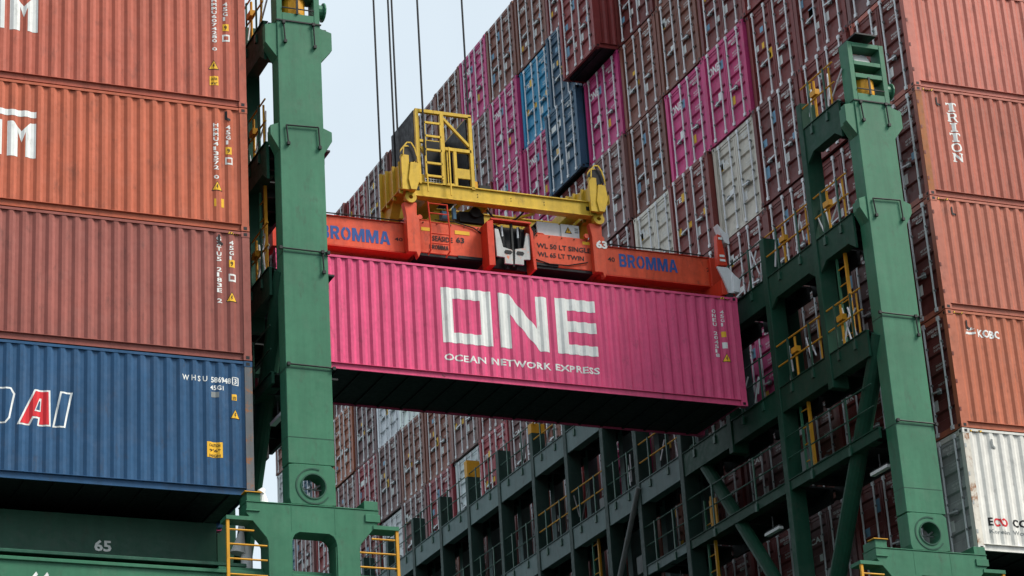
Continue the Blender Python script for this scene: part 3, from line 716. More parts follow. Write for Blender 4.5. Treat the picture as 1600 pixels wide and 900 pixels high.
# main post with its port hole
p = MB(); p.box(X(-0.5), X(0.5), -0.3, 0.12, 0.66, 10.86); p.holed(X(-0.5), X(0.5), -0.204, 0.66, (X(0.03), 0.20), 0.25, -0.3, 0.12)
post = p.build('main_post', MG, br, bevel=0.012)
p = MB(); p.ring((X(0.03), 0.20), 0.355, 0.385, -0.312, -0.299, 28, R(70), R(325)); p.ring((X(0.03), 0.20), 0.25, 0.275, -0.318, -0.298, 28)
p.build('port_ring', MGD, post)
p = MB(); p.tube((X(-0.25), -0.05, 0.21), (X(0.3), -0.05, 0.20), 0.014); p.tube((X(0.05), -0.02, -0.05), (X(0.05), -0.02, 0.46), 0.012); p.tube((X(0.10), -0.08, 0.2), (X(0.24), -0.08, 0.3), 0.02)
p.build('port_bars', MGR, post)
for z0, z1, ow in ((9.95, 10.80, 0.27), (7.72, 8.36, 0.20)):
    p = MB()
    for s in (-1, 1):
        p.prism([(X(s*0.5), z1), (X(s*(0.5 + ow)), z1 - 0.08), (X(s*(0.5 + ow)), z0 + 0.34), (X(s*0.5), z0)], 'y', -0.27, -0.10)
        p.prism([(X(s*0.5), z1), (X(s*(0.5 + ow*0.75)), z1 - 0.08), (X(s*(0.5 + ow*0.75)), z0 + 0.34), (X(s*0.5), z0)], 'y', -0.09, 0.10)
    p.build('flange', MG, post, bevel=0.006)
p = MB()
def rod(pts, r=0.017):
    p.path([(X(a), y, b) for a, y, b in pts], r, 6)
    for a, y, b in (pts[0], pts[-1]): p.box(X(a) - 0.032, X(a) + 0.032, y - 0.03, y + 0.03, b - 0.035, b + 0.035)
rod([(-0.32, -0.34, 7.86), (-0.36, -0.34, 8.29), (0.37, -0.34, 8.32), (0.39, -0.34, 7.84)])
rod([(-0.56, -0.34, 5.40), (-0.30, -0.34, 5.395), (0.5, -0.34, 5.39)]); rod([(0.37, -0.345, 5.39), (0.39, -0.345, 4.93)])
rod([(-0.45, -0.34, 2.80), (0.40, -0.34, 2.79), (0.54, -0.34, 2.78)])
rod([(-0.36, -0.34, 10.80), (-0.33, -0.34, 10.33)]); rod([(0.33, -0.34, 10.83), (0.35, -0.34, 10.28)])
p.box(X(-0.52), X(0.52), -0.325, -0.29, 10.845, 10.875)
p.build('drain_rods', MD, post)
p = MB()
for z in (2.72, 5.32): p.box(X(-0.505), X(0.505), -0.306, 0.126, z, z + 0.02)
p.box(X(-0.502), X(0.502), -0.304, 0.1, 1.22, 1.235); p.build('weld_seam', MGD, post)
# head frame with openings
hd = MB(); zb, zt = 10.878, 12.45
hd.box(X(-0.5), X(-0.37), -0.28, 0.1, zb, zt); hd.box(X(0.37), X(0.5), -0.28, 0.1, zb, zt)
for a, b in ((zb, 11.08), (11.50, 11.62), (11.84, 11.95), (12.33, zt)): hd.box(X(-0.369), X(0.369), -0.277, 0.097, a, b)
hd.tube((X(0.5), -0.1, 11.3), (X(0.62), -0.1, 11.3), 0.16, 14); hd.tube((X(0.62), -0.1, 11.3), (X(0.66), -0.1, 11.3), 0.22, 14)
hf = hd.build('head_frame', MG, br, bevel=0.008)
hd = MB(); hd.tube((X(-0.02), 0.02, 11.06), (X(-0.02), 0.02, 11.52), 0.27, 18); hd.build('yellow_drum', MYR, hf)
hd = MB(); hd.box(X(-0.05), X(0.0), -0.31, -0.285, 11.06, 11.52); hd.box(X(-0.37), X(0.37), -0.31, -0.285, 11.18, 11.2); hd.build('drum_strap', MK, hf)
hd = MB(); hd.prism([(-0.12, 12.02), (0.02, 12.28), (0.16, 12.28), (0.16, 12.06)], 'x', X(-0.22), X(0.2)); hd.tube((X(0), -0.05, 11.9), (X(0), 0.0, 12.05), 0.08); hd.build('floodlight', MWP, hf)
hd = MB(); hd.box(X(-0.34), X(0.24), -0.45, 0.35, 12.58, 12.62); hd.bar((X(-0.3), 0.1, 12.45), (X(-0.3), 0.1, 12.6), 0.03, 0.03); hd.build('hood', MK, hf)
# transverse frame
PY_ = [1.85, 4.25, 6.75, 9.45, 11.98, 14.0, 16.4, 18.75, 21.35, 23.87, 26.3, 28.8, 31.3, 33.8, 36.3, 38.8, 41.3, 43.8, 46.3, 48.8]
xf0, xf1, xr0, xr1 = X(-0.70), X(-0.26), X(0.52), X(0.84)
for i, y in enumerate(PY_):
    p = MB(); top = 11.75 if i == 0 else 9.62 if i == 9 else 9.15
    p.box(xf0, xf1, y - 0.11, y + 0.11, 4.30 if i in (0, 2) else -2.15, top)
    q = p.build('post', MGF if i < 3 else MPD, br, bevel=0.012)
    if i in (9, 7):
        p = MB(); zz_ = top; p.box(xf0 - 0.006, xf1 + 0.006, y - 0.116, y + 0.116, zz_ - 0.55 if i == 9 else zz_ - 0.3, zz_ + 0.004); p.build('post_cap', MYR, q)
for i in range(0, 19):
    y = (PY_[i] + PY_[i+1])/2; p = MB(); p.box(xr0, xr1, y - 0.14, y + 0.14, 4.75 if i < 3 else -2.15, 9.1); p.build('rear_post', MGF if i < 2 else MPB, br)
LEV = {4: (10.30, 11.02), 3: (7.42, 8.06), 2: (4.50, 5.12), 1: (2.52, 2.76)}
for lv, (z0, z1) in LEV.items():
    ys = [0.13] + PY_
    if lv == 4: ys = ys[:2]
    if lv == 1: ys = [0.13, 4.25, 9.45, 11.98]
    for a, b in zip(ys[:-1], ys[1:]):
        a2 = a + (0.115 if a > 0.2 else 0); b2 = b - 0.115
        p = MB(); fl = MB()
        hn = 0.22 if a < 4 and lv > 2 else 0.0
        if lv == 1 and a > 11: continue
        p.prism([(a2, z1), (a2, z0 - hn), (a2 + 0.30, z0), (b2 - 0.30, z0), (b2, z0 - hn), (b2, z1)], 'x', xf0 + 0.03, xf0 + 0.09)
        p.box(xf0 - 0.0, xf0 + 0.14, a2, b2, z1, z1 + 0.02)
        p.box(xf0 + 0.09, xf0 + 0.30, a2 + 0.3, b2 - 0.3, z0, z0 + 0.02)
        fl.box(xf0 + 0.14, xr1 - 0.05, a2, b2, z1 - 0.05, z1 - 0.01)
        for k in range(3): fl.box(xf0 + 0.15, xr1 - 0.1, a2 + (b2 - a2)*(k + 0.5)/3 - 0.03, a2 + (b2 - a2)*(k + 0.5)/3 + 0.03, z1 - 0.25, z1 - 0.049)
        fl.box(xr0 + 0.02, xr0 + 0.10, a2, b2, z1 - 0.4, z1 - 0.009)
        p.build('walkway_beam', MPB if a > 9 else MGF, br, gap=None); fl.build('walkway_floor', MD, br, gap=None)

rnd = random.Random(3)
for lv in (4, 3, 2, 1):
    z = LEV[lv][1] + 0.02; ys = ([0.13] + PY_) if lv > 1 else [0.13, 4.25, 9.45, 11.98]
    if lv == 4: ys = [0.13, 1.85]
    for i, (a, b) in enumerate(zip(ys[:-1], ys[1:])):
        if lv == 1 and a > 11: continue
        yel = lv > 1 and (i < 2 or i in (4, 6, 7))
        p = MB()
        for zz_ in (0.55, 1.08): p.tube((xf0 + 0.06, a + 0.11, z + zz_), (xf0 + 0.06, b - 0.11, z + zz_), 0.022 if yel else 0.018, 6, 0)
        for k in range(2):
            y = a + (b - a)*(0.3 + 0.42*k)
            p.box(xf0 + 0.02, xf0 + 0.05, y - 0.028, y + 0.028, z - 0.15, z + 1.1, 1); p.box(xf0 - 0.01, xf0 + 0.03, y - 0.05, y + 0.05, z - 0.30, z - 0.1, 1)
        p.build('railing', [MYR if yel else MGD, MGD], br)
        nr = 0 if lv == 1 else 4 if i < 3 else 2 if (i < 9 and lv in (2, 3)) else 0
        for k in range(nr):                            # lashing rods and turnbuckles leaning on the rail
            p = MB(); y = rnd.uniform(a + 0.3, b - 0.3); dy = rnd.uniform(-0.5, 0.5); x = xf0 + 0.12
            p.tube((x, y, z + rnd.uniform(0.0, 0.3)), (x + rnd.uniform(0, 0.2), y + dy, z + rnd.uniform(0.7, 1.15)), 0.022, 5)
            p.build('lashing_rod', MZ if i < 6 else MGR, br)
        if i < 2 and lv > 1:
            p = MB(); y = a + (b - a)*0.62; 
            p.tube((xf0 + 0.1, y, z), (xf0 + 0.1, y, z + 1.05), 0.03, 6); p.box(xf0 + 0.02, xf0 + 0.14, y - 0.16, y + 0.1, z + 0.62, z + 0.76)
            p.tube((xf0 + 0.1, a + 0.35, z), (xf0 + 0.1, a + 0.35, z + 1.05), 0.025, 6)
            p.build('yellow_bracket', MYR, br)
# diagonal braces
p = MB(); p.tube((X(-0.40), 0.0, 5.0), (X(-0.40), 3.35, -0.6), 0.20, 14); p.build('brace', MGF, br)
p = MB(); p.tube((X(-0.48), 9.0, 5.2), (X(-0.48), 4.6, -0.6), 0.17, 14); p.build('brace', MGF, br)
p = MB(); p.tube((X(-0.72), 11.9, 5.0), (X(-0.72), 14.4, 1.6), 0.075, 10); p.build('brace', MGR, br)
def ladder(y, zt, zb):
    p = MB(); x = X(-0.45)
    p.bar((x, y - 0.16, zt), (x, y - 0.16, zb), 0.07, 0.06, 0)
    n = int((zt - zb)/0.42)
    for k in range(n): p.tube((x, y - 0.16, zb + 0.3 + k*0.42), (x, y + 0.22, zb + 0.3 + k*0.42), 0.016, 6, 0)
    p.bar((x, y + 0.22, zt), (x, y + 0.22, zb), 0.05, 0.05, 1)
    p.build('ladder', [MYR, MG], br)
ladder(1.12, 7.95, 5.14); ladder(3.45, 5.05, 2.8); ladder(8.6, 3.7, 0.2); ladder(15.3, 5.0, 2.4)
p = MB(); p.box(X(-0.44), X(-0.40), 8.25, 8.60, 2.85, 3.62); p.build('sign_plate', MYR, br)
for y, z in ((0.72, 1.92), (5.66, 1.92), (10.6, 1.9)):
    p = MB(); p.box(X(-0.42), X(-0.30), y - 0.36, y + 0.36, z, z + 0.07, 0); p.box(X(-0.40), X(-0.32), y - 0.36, y + 0.36, z + 0.07, z + 0.11, 1)
    p.tube((X(-0.36), y, z + 0.1), (X(-0.36), y, z + 0.42), 0.02, 6, 1); p.build('strip_light', [MWP, MD], br)
for y, z in ((3.9, 3.0), (12.9, 2.9), (14.9, 5.2)):
    p = MB(); p.box(X(-0.3), X(-0.22), y - 0.3, y + 0.3, z, z + 0.5); p.build('control_box', MGR, br, bevel=0.01)
# side rails at the pedestal
for s in (-1, 1):
    p = MB(); xo = X(1.80*s); xi = X(0.98*s)
    p.box(xo - 0.03, xo + 0.03, -0.3, -0.24, -3.1, -0.62)
    for z in (-0.82, -1.12, -1.42, -1.74): p.tube((xo, -0.27, z), (X((1.25 if z > -0.9 else 0.98)*s), -0.27, z), 0.02, 6)
    sr = p.build('side_railing', MYR, br)
    p = MB(); p.box(min(xo, X(1.32*s)) - 0.04, max(xo, X(1.32*s)) + 0.04, -0.32, 0.1, -0.62, -0.54); p.build('rail_cap', MG, sr)
p = MB(); p.box(X(-1.9), X(1.9), 0.05, 0.35, -1.75, -1.5); p.build('tie_beam', MG, br)
lb = copy_tree(br, None, lambda o: min(v[1] for v in o.bound_box) < 20); lb.location = (-15.85, -0.3, -3.2)
lb['label'] = 'green lashing bridge beside the left stack, behind the left post'

# ------------------------------------------------------------------ spreader
sp = empty('container_spreader', (-8.6, 6.2, 7.83), 'orange telescopic lifting frame holding the pink container', 'spreader')
for xa, xb in ((-14.6, -11.0), (-5.95, -2.55)):
    b = MB()
    for ya, yb in ((5.72, 6.05), (6.42, 6.75)):
        b.box(xa, xb, ya, yb, 8.40, 9.16)
    ar = b.build('telescopic_arm', MO, sp, bevel=0.012)
    b = MB()
    for ya, yb in ((5.70, 6.07),): b.box(xa, xb, ya, yb, 9.165, 9.185); b.box(xa, xb, ya, yb, 8.372, 8.396)
    b.build('arm_edge', MR, ar)
    t = MB()
    if xa < -10:
        t.text(block_text('BROMMA', 1.80, 0.345), (-13.36, 5.714, 8.56), (1, 0, 0), (0, 0, 1)); t.text(text_fit('40', 0.21, 0.095, 0.015), (-11.44, 5.714, 8.685), (1, 0, 0), (0, 0, 1), 1)
    else:
        t.text(block_text('BROMMA', 1.63, 0.355), (-5.39, 5.714, 8.66), (1, 0, 0), (0, 0, 1)); t.text(text_fit('40', 0.20, 0.125, 0.015), (-5.71, 5.714, 8.77), (1, 0, 0), (0, 0, 1), 1)
        t.text(text_fit('20', 0.17, 0.11, 0.015), (-2.93, 5.714, 8.785), (1, 0, 0), (0, 0, 1), 1)
    t.build('lettering', [MBM, MKM], ar)
b = MB()
for xa, xb in ((-10.84, -9.14), (-7.80, -6.20)):
    b.box(xa, xb, 5.60, 6.86, 8.40, 9.26)
    b.prism([(xa + 0.02, 9.262), (xa + 0.02, 9.30), (xa + 0.3, 9.30), (xa + 0.36, 9.262)], 'y', 5.605, 6.85)
cf = b.build('centre_frame', MO, sp, bevel=0.014)
b = MB(); b.box(-9.14, -7.80, 6.1, 6.86, 8.45, 9.2); b.build('centre_core', MR, cf)
b = MB()
for xa, xb, z in ((-9.84, -9.15, 8.37), (-7.74, -7.15, 8.42)): b.box(xa, xb, 5.585, 5.66, z - 0.02, z + 0.05)
b.box(-10.85, -9.13, 5.62, 6.8, 8.33, 8.395); b.box(-7.81, -6.19, 5.62, 6.8, 8.33, 8.395); b.build('slide_pad', MK, cf)
b = MB(); b.box(-10.78, -10.53, 5.592, 5.598, 8.99, 9.08); b.box(-9.89, -9.50, 5.592, 5.598, 8.99, 9.09); b.box(-6.44, -6.19, 5.592, 5.598, 9.1, 9.18); b.build('reflector', MYM, cf)
t = MB()
def tt(s, x0, x1, z0, z1, m=0, bold=0.02, y=5.592): t.text(text_fit(s, x1 - x0, z1 - z0, bold), (x0, y, z0), (1, 0, 0), (0, 0, 1), m)
tt('SEASIDE', -10.50, -9.96, 8.74, 8.88); tt('63', -9.87, -9.65, 8.76, 8.91, bold=0.03); t.text(block_text('BROMMA', 0.50, 0.12), (-10.58, 5.592, 8.52), (1, 0, 0), (0, 0, 1))
tt('WL 50 LT SINGLE', -7.70, -6.23, 8.87, 9.005, bold=0.024); tt('WL 65 LT TWIN', -7.69, -6.43, 8.64, 8.77, bold=0.024)
t.build('lettering', [MKM], cf)
t = MB(); tt('63', -6.15, -5.84, 8.96, 9.18, 0, 0.045, 5.418); t.build('number', [MW], cf)
# brackets up to the headblock
for dx in (0.0, 4.98):
    b = MB(); P = [(-11.28,9.62),(-11.10,9.64),(-10.93,9.64),(-10.94,9.32),(-10.88,9.27),(-10.88,8.32),(-10.95,8.17),(-11.0,8.32),(-11.21,8.31),(-11.22,9.26)]
    b.prism([(x + dx, z) for x, z in P], 'y', 5.43, 5.60); b.prism([(x + dx, z) for x, z in P], 'y', 6.86, 7.0)
    b.box(-11.20 + dx, -10.90 + dx, 5.6, 6.86, 8.42, 9.3)
    b.tube((-10.83 + dx if dx == 0 else -11.33 + dx, 5.5, 9.30), (-10.83 + dx if dx == 0 else -11.33 + dx, 5.56, 9.30), 0.07, 12)
    b.build('hanger_bracket', MO, sp, bevel=0.012)
# twin-lift unit in the middle
b = MB(); b.prism([(-9.20,9.24),(-9.02,9.31),(-9.02,8.09),(-9.19,8.07)], 'y', 5.2, 5.62); b.prism([(-8.06,9.32),(-7.96,9.10),(-7.92,8.09),(-8.0,8.08)], 'y', 5.2, 5.62)
b.bar((-9.08, 5.3, 9.33), (-8.0, 5.3, 9.33), 0.22, 0.05); tw = b.build('twin_unit_frame', MR, sp, bevel=0.008)
b = MB()
b.prism([(-8.97,9.10),(-8.87,9.09),(-8.77,8.62),(-8.53,8.57),(-8.53,8.19),(-8.75,8.19),(-8.745,8.35),(-8.95,8.36)], 'y', 5.25, 5.30)
b.prism([(-8.45,8.60),(-8.22,8.65),(-8.13,9.07),(-8.04,9.05),(-8.06,8.36),(-8.235,8.34),(-8.24,8.20),(-8.48,8.20)], 'y', 5.25, 5.30)
b.build('guide_plate', MCR, tw, bevel=0.004)
b = MB()
for xa in (-8.75, -8.43):
    b.prism([(xa, 8.50), (xa + 0.03, 8.545), (xa + 0.18, 8.545), (xa + 0.21, 8.50), (xa + 0.18, 8.455), (xa + 0.03, 8.455)], 'y', 5.235, 5.26)
b.box(-9.0, -8.06, 5.5, 5.56, 8.15, 9.28); b.build('slot', MK, tw)
b = MB(); b.box(-8.52, -8.47, 5.28, 5.36, 8.15, 9.30, 0)
for x in (-8.72, -8.30): b.tube((x, 5.38, 8.55), (x, 5.38, 8.95), 0.045, 10, 1); b.tube((x, 5.38, 8.95), (x, 5.38, 9.25), 0.028, 8, 2); b.tube((x + 0.10, 5.42, 8.6), (x + 0.04, 5.42, 9.2), 0.03, 8, 0)
for x in (-8.62, -8.36): b.tube((x, 5.4, 8.10), (x, 5.4, 8.19), 0.05, 10, 1)
b.build('cylinders', [MD, MK, MZ], tw)
b = MB()
for x, k in ((-9.0, 0.1), (-8.75, -0.05), (-8.28, 0.05), (-7.98, 0.14)):
    b.path([(x, 5.35, 8.7), (x + k*0.6, 5.33, 9.0), (x + k, 5.4, 9.22), (x + k*2.2, 5.6, 9.36)], 0.018, 6)
for i in range(5): b.path([(-7.95 + 0.03*i, 5.6, 9.05), (-7.86 + 0.03*i, 5.55, 9.30 - 0.02*i), (-7.74 + 0.02*i, 5.62, 9.42 - 0.03*i), (-7.66, 5.75, 9.35 - 0.02*i)], 0.015, 5)
b.build('hoses', MRB, tw)
for pts in ([(-9.14, 5.58, 9.05), (-9.4, 5.57, 9.20), (-9.9, 5.58, 9.31), (-10.4, 5.62, 9.32)], [(-7.8, 5.58, 8.55), (-7.4, 5.57, 8.45), (-6.9, 5.57, 8.46), (-6.35, 5.56, 8.60)],
            [(-11.0, 5.66, 9.22), (-11.6, 5.66, 9.21), (-12.4, 5.66, 9.22), (-13.6, 5.66, 9.20)], [(-5.9, 5.66, 9.23), (-5.2, 5.66, 9.21), (-4.2, 5.66, 9.23), (-3.0, 5.66, 9.20)]):
    b = MB(); b.path(pts, 0.016, 6); b.build('hydraulic_hose', MRB, sp)
b = MB()
for xa, xb in ((-10.84, -9.14), (-7.80, -6.20)):
    for i in range(5): b.tube((xa + 0.12 + i*(xb - xa - 0.24)/4, 5.575, 9.21), (xa + 0.12 + i*(xb - xa - 0.24)/4, 5.61, 9.21), 0.018, 8)
b.build('bolt', MRU, cf)
# electrical cabinet
b = MB(); b.box(-7.60, -7.00, 5.72, 6.4, 9.275, 9.66); b.box(-6.94, -6.44, 5.72, 6.4, 9.275, 9.66); b.box(-7.60, -6.44, 5.76, 6.4, 9.27, 9.64)
cb = b.build('electrical_cabinet', MWP, sp, bevel=0.008)
t = MB(); t.add([(-6.85,5.713,9.415),(-6.65,5.713,9.415),(-6.75,5.713,9.60)], [(0,1,2)], 1); t.add([(-6.82,5.709,9.43),(-6.68,5.709,9.43),(-6.75,5.709,9.57)], [(0,1,2)], 0)
t.add([(-6.76,5.706,9.53),(-6.74,5.706,9.53),(-6.735,5.706,9.49),(-6.745,5.706,9.45),(-6.765,5.706,9.49)], [(0,1,2,3,4)], 1)
for k in range(3): t.box(-6.57, -6.47, 5.714, 5.718, 9.45 + k*0.05, 9.475 + k*0.05, 2)
t.build('warning_sign', [MYM, MKM, MGR], cb)
# ladder and small gear
b = MB(); lp, lq = (-10.66, 5.42), (-10.14, 5.42)
b.path([(-10.67, 5.5, 8.30), (-10.62, 5.42, 8.42), (-10.60, 5.42, 9.0), (-10.64, 5.42, 9.70)], 0.02, 6); b.path([(-10.20, 5.5, 8.28), (-10.12, 5.42, 8.42), (-10.10, 5.42, 9.0), (-10.14, 5.42, 9.66)], 0.02, 6)
for z in (8.60, 8.86, 9.15, 9.40, 9.66): b.tube((-10.62, 5.42, z), (-10.12, 5.42, z), 0.016, 6)
b.build('ladder', MR, sp)
# lower beam and end units
b = MB(); b.box(-14.5, -2.8, 5.95, 6.5, 7.93, 8.20); b.build('lower_beam', MR, sp, bevel=0.01)
for xa, xb, s in ((-14.78, -14.42, -1), (-2.88, -2.52, 1)):
    b = MB(); b.box(xa, xb, 5.12, 7.32, 7.93, 8.35); b.box(xa, xb, 5.6, 6.85, 8.35, 9.12)
    eb = b.build('end_beam', MR, sp, bevel=0.01)
    for ya in (5.02, 7.16):
        b = MB(); b.tube(((xa+xb)/2, ya + 0.13, 7.80), ((xa+xb)/2, ya + 0.13, 7.96), 0.055, 10); b.box((xa+xb)/2 - 0.09, (xa+xb)/2 + 0.09, ya + 0.04, ya + 0.22, 7.84, 7.93); b.build('twist_lock', MD, eb)
b = MB(); b.prism([(-2.92,9.55),(-2.82,9.53),(-2.77,9.18),(-2.70,8.70),(-2.97,8.68)], 'y', 5.04, 5.22); fl_ = b.build('flipper_arm', MR, sp, bevel=0.008)
b = MB(); b.prism([(-2.90,9.82),(-2.74,9.63),(-2.60,9.53),(-2.62,9.28),(-2.74,9.32),(-2.82,9.55)], 'y', 5.0, 5.24)
b.prism([(-3.0,8.66),(-2.69,8.66),(-2.39,8.34),(-2.44,7.98),(-2.73,7.96),(-2.85,8.32)], 'y', 5.06, 5.12); b.prism([(-2.6,8.5),(-2.39,8.34),(-2.44,7.98),(-2.60,8.0)], 'y', 5.02, 5.3)
b.build('guide_plate', MZ, fl_, bevel=0.006)
b = MB(); b.box(-2.90, -2.79, 5.028, 5.036, 9.40, 9.46); b.box(-2.91, -2.76, 5.028, 5.036, 8.80, 8.86); b.box(-2.91, -2.77, 5.028, 5.036, 8.92, 8.98); b.build('white_band', MW, fl_)

# ------------------------------------------------------------------ yellow headblock
hb = empty('crane_headblock', (-8.6, 6.2, 9.8), 'yellow headblock with a caged cable basket above the orange lifting frame', 'headblock')
for y in (5.42, 6.82):
    b = MB(); b.box(-11.05, -5.95, y, y + 0.06, 9.84, 10.18); b.box(-11.05, -5.95, y - 0.045, y + 0.20, 10.18, 10.215); b.box(-11.05, -5.95, y - 0.045, y + 0.20, 9.81, 9.84)
    bm_ = b.build('side_beam', MY, hb, bevel=0.006)
    b = MB()
    for x, z in ((-10.98, 10.03), (-6.35, 10.02)): b.box(x, x + 0.14, y - 0.012, y + 0.01, z - 0.05, z + 0.05)
    for x in (-8.4, -7.5, -9.3):
        for z in (9.98, 10.05): b.tube((x, y - 0.01, z), (x, y + 0.01, z), 0.012, 8)
    b.build('slot', MK, bm_)
# end housings with ribs
YZ = [(5.30, 9.95), (5.30, 10.62), (6.0, 10.74), (6.72, 10.92), (6.72, 10.0), (6.60, 9.55), (6.42, 9.42), (6.25, 9.55), (6.05, 9.85)]
for xa, xb in ((-11.36, -11.08), (-6.24, -5.95)):
    b = MB(); b.prism(YZ, 'x', xa + 0.04, xb)
    for y, zt in ((5.34, 10.66), (5.78, 10.73), (6.25, 10.82), (6.66, 10.93)): b.box(xa - 0.04, xa + 0.05, y, y + 0.05, 9.80 if y < 6.3 else 9.6, zt)
    b.box(xa - 0.04, xb + 0.02, 5.28, 6.74, 9.90, 9.93)
    b.build('end_housing', MY, hb, bevel=0.008)
for dx in (0.0, 5.06):
    b = MB(); b.box(-11.38 + dx, -11.17 + dx, 5.20, 5.28, 9.86, 10.80)
    b.prism([(-11.15+dx,10.60),(-10.95+dx,10.60),(-10.90+dx,10.22),(-11.02+dx,9.86),(-11.17+dx,9.86),(-11.22+dx,10.14)], 'y', 5.16, 5.40)
    b.prism([(-10.97+dx,10.48),(-10.86+dx,10.12),(-11.02+dx,10.12)], 'y', 5.28, 5.33)
    sg = b.build('sheave_cheek', MY, hb, bevel=0.008)
    b = MB()
    for k, y in enumerate((5.17, 5.38)):
        pts = [(-11.33+dx, y, 10.78), (-11.31+dx, y, 11.0), (-11.22+dx, y, 11.12), (-11.11+dx, y, 11.13), (-11.02+dx, y, 10.98), (-10.97+dx, y, 10.78), (-10.95+dx, y, 10.60)]
        for a_, c_ in zip(pts[:-1], pts[1:]): b.bar(a_, c_, 0.022, 0.034, 0)
    b.build('rope_guard', MY, sg)
    b = MB(); b.tube((-11.14 + dx, 5.23, 10.84), (-11.14 + dx, 5.36, 10.84), 0.21, 20); b.build('sheave', MK, sg)
    b = MB(); b.ring((-11.10 + dx, 9.75), 0.055, 0.15, 5.36, 5.50, 20); b.box(-11.22 + dx, -10.98 + dx, 5.37, 5.49, 9.80, 9.9); b.build('pad_eye', MY, hb)
# cross members and machinery between the beams
b = MB(); b.box(-10.6, -10.2, 5.5, 6.85, 9.80, 10.1); b.box(-6.80, -6.45, 5.5, 6.85, 9.84, 10.1); b.bar((-6.70, 6.3, 9.60), (-6.2, 6.8, 10.1), 0.25, 0.25)
b.bar((-10.0, 6.6, 9.52), (-8.9, 5.8, 9.95), 0.16, 0.2); b.bar((-8.9, 6.5, 9.62), (-7.6, 5.8, 9.9), 0.06, 0.06)
b.build('cross_member', MY, hb)
b = MB(); b.box(-10.7, -9.0, 5.9, 6.6, 9.32, 9.44, 1); b.box(-9.6, -8.95, 5.9, 6.5, 9.5, 9.78, 0); b.tube((-9.2, 5.8, 9.75), (-9.2, 6.5, 9.75), 0.14, 12, 0)
b.path([(-9.0, 5.6, 9.75), (-8.8, 5.6, 9.52), (-8.5, 5.6, 9.44), (-8.2, 5.6, 9.6), (-8.0, 5.6, 9.8)], 0.025, 6, 0); b.path([(-8.9, 5.5, 9.45), (-8.3, 5.5, 9.46), (-8.15, 5.5, 9.42)], 0.03, 6, 0)
b.tube((-10.15, 5.8, 9.55), (-9.98, 5.8, 9.55), 0.12, 12, 2); b.box(-9.86, -9.78, 5.7, 5.8, 9.45, 9.75, 2)
b.build('machinery', [MK, MY, MLB], hb)
b = MB(); b.tube((-9.35, 5.55, 10.22), (-9.35, 5.55, 10.42), 0.12, 12, 1); b.box(-9.2, -8.9, 5.5, 5.75, 10.22, 10.36, 0); b.box(-9.0, -8.95, 5.5, 5.55, 10.36, 10.44, 0); b.build('winch_gear', [MK, MYR], hb)
# cable basket cage
cg = MB()
def fb(p, q, w=0.085): cg.bar((p[0], 5.42, p[1]), (q[0], 5.42, q[1]), w, w)
z0, z1 = 10.18, 12.17
fb((-10.84, 10.15), (-10.84, z1), 0.10); fb((-9.41, 10.15), (-9.41, z1), 0.09); fb((-10.88, z1), (-9.37, z1), 0.09); fb((-10.175, z0), (-10.175, z1), 0.10)
fb((-10.13, 12.04), (-9.45, 11.34), 0.07); fb((-10.12, 11.19), (-9.41, 11.19), 0.09); fb((-9.86, z0), (-9.86, 11.15), 0.085)
fb((-10.1, 10.22), (-9.86, 10.22), 0.07); fb((-10.06, 10.2), (-10.06, 11.15), 0.03)
cg.box(-9.84, -9.43, 5.40, 5.44, 10.43, 10.70); cg.box(-10.95, -10.70, 5.40, 5.44, 10.2, 10.42)
for y in (7.0,):
    cg.bar((-9.41, y, z0), (-9.41, y, z1), 0.08, 0.08); cg.bar((-10.84, y, z1), (-9.41, y, z1), 0.08, 0.08); cg.bar((-10.1, y, 12.0), (-9.45, y, 10.9), 0.09, 0.09); cg.bar((-10.84, y, 10.3), (-10.0, y, 11.0), 0.09, 0.09)
cg.bar((-9.41, 5.42, z1), (-9.41, 7.0, z1), 0.08, 0.08)
for x in (-10.84, -9.41): cg.bar((x, 5.42, z0), (x, 7.0, z0), 0.08, 0.08)
cage = cg.build('cage_frame', MY, hb, bevel=0.004)
cg = MB(); cg.box(-10.895, -10.87, 5.48, 7.02, 10.25, 12.2); cg.box(-9.50, -9.46, 5.47, 6.96, 10.25, 12.12); cg.box(-10.05, -9.50, 6.90, 6.94, 10.3, 12.15); cg.box(-10.7, -10.12, 6.88, 6.93, 11.2, 11.45)
cg.build('basket_panel', MK, cage)
cg = MB()
for x in (-10.67, -10.235): cg.bar((x, 5.34, 10.30), (x, 5.34, 11.84), 0.045, 0.045)
for z in (10.37, 10.72, 11.08, 11.46, 11.83): cg.bar((-10.67, 5.34, z), (-10.235, 5.34, z), 0.045, 0.055)
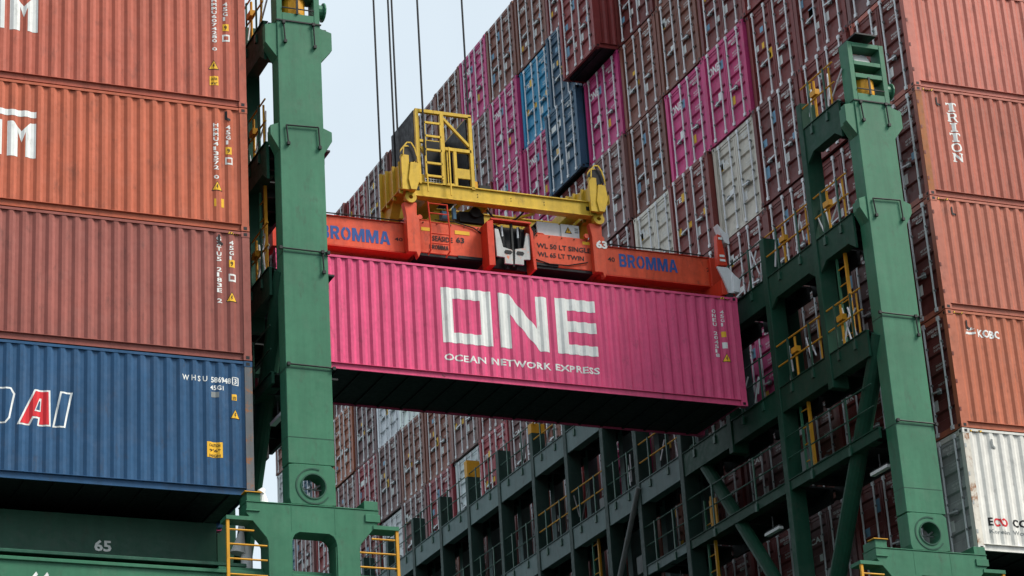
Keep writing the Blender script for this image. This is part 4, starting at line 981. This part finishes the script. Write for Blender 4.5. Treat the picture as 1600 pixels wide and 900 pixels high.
cg.bar((-10.66, 5.30, 9.92), (-10.66, 5.30, 10.4), 0.03, 0.03); cg.bar((-10.05, 5.30, 9.88), (-10.05, 5.30, 11.2), 0.03, 0.03)
cg.build('ladder', MY, cage)
cg = MB()
for i in range(7): cg.tube((-10.66 + i*0.075, 5.46, 10.14), (-10.66 + i*0.075, 5.46, 10.36), 0.008, 5)
for i in range(4): cg.tube((-10.66, 5.46, 10.16 + i*0.06), (-10.2, 5.46, 10.16 + i*0.06), 0.008, 5)
cg.build('mesh_guard', MZ, cage)

# ------------------------------------------------------------------ hoist ropes
for x, y, z, lab in ((-11.40, 6.55, 11.0, 'steel hoist rope farthest left, rising from the rear of the headblock'), (-10.98, 6.6, 11.0, 'steel hoist rope second from left, first of the close pair'),
                     (-10.82, 6.75, 11.0, 'steel hoist rope third from left, second of the close pair'), (-10.70, 5.3, 10.9, 'steel hoist rope passing in front of the black basket panel'),
                     (-9.12, 6.1, 10.2, 'lone steel rope to the right of the yellow cage')):
    b = MB(); b.tube((x, y, z), (x, y, 48), 0.026, 7); tag(b.build('hoist_rope', MK), lab, 'rope', 'hoist ropes')

# ------------------------------------------------------------------ deck vents by the left pedestal
vt = empty('deck_vent', (-17.02, 0.5, -2.2), 'white cone topped vent pipe behind the yellow railing', 'vent')
b = MB(); b.tube((-17.02, 0.5, -2.2), (-17.02, 0.5, -0.9), 0.12, 14); b.build('pipe', MWP, vt)
b = MB(); b.tube((-17.20, 0.5, -1.08), (-17.12, 0.5, -0.62), 0.17, 14, 0, 0.05); b.tube((-17.12, 0.5, -0.6), (-17.10, 0.5, -0.28), 0.08, 10, 0, 0.03); b.build('cowl', MWP, vt)
b = MB(); b.tube((-16.86, -0.15, -0.2), (-16.86, -0.15, 0.05), 0.12, 12, 0, 0.04); b.tube((-16.90, -0.15, 0.02), (-16.84, -0.15, 0.11), 0.09, 10, 0, 0.05)
tag(b.build('canvas_bundle', MW, None), 'small white canvas bundle on top of the left pedestal', 'cover')
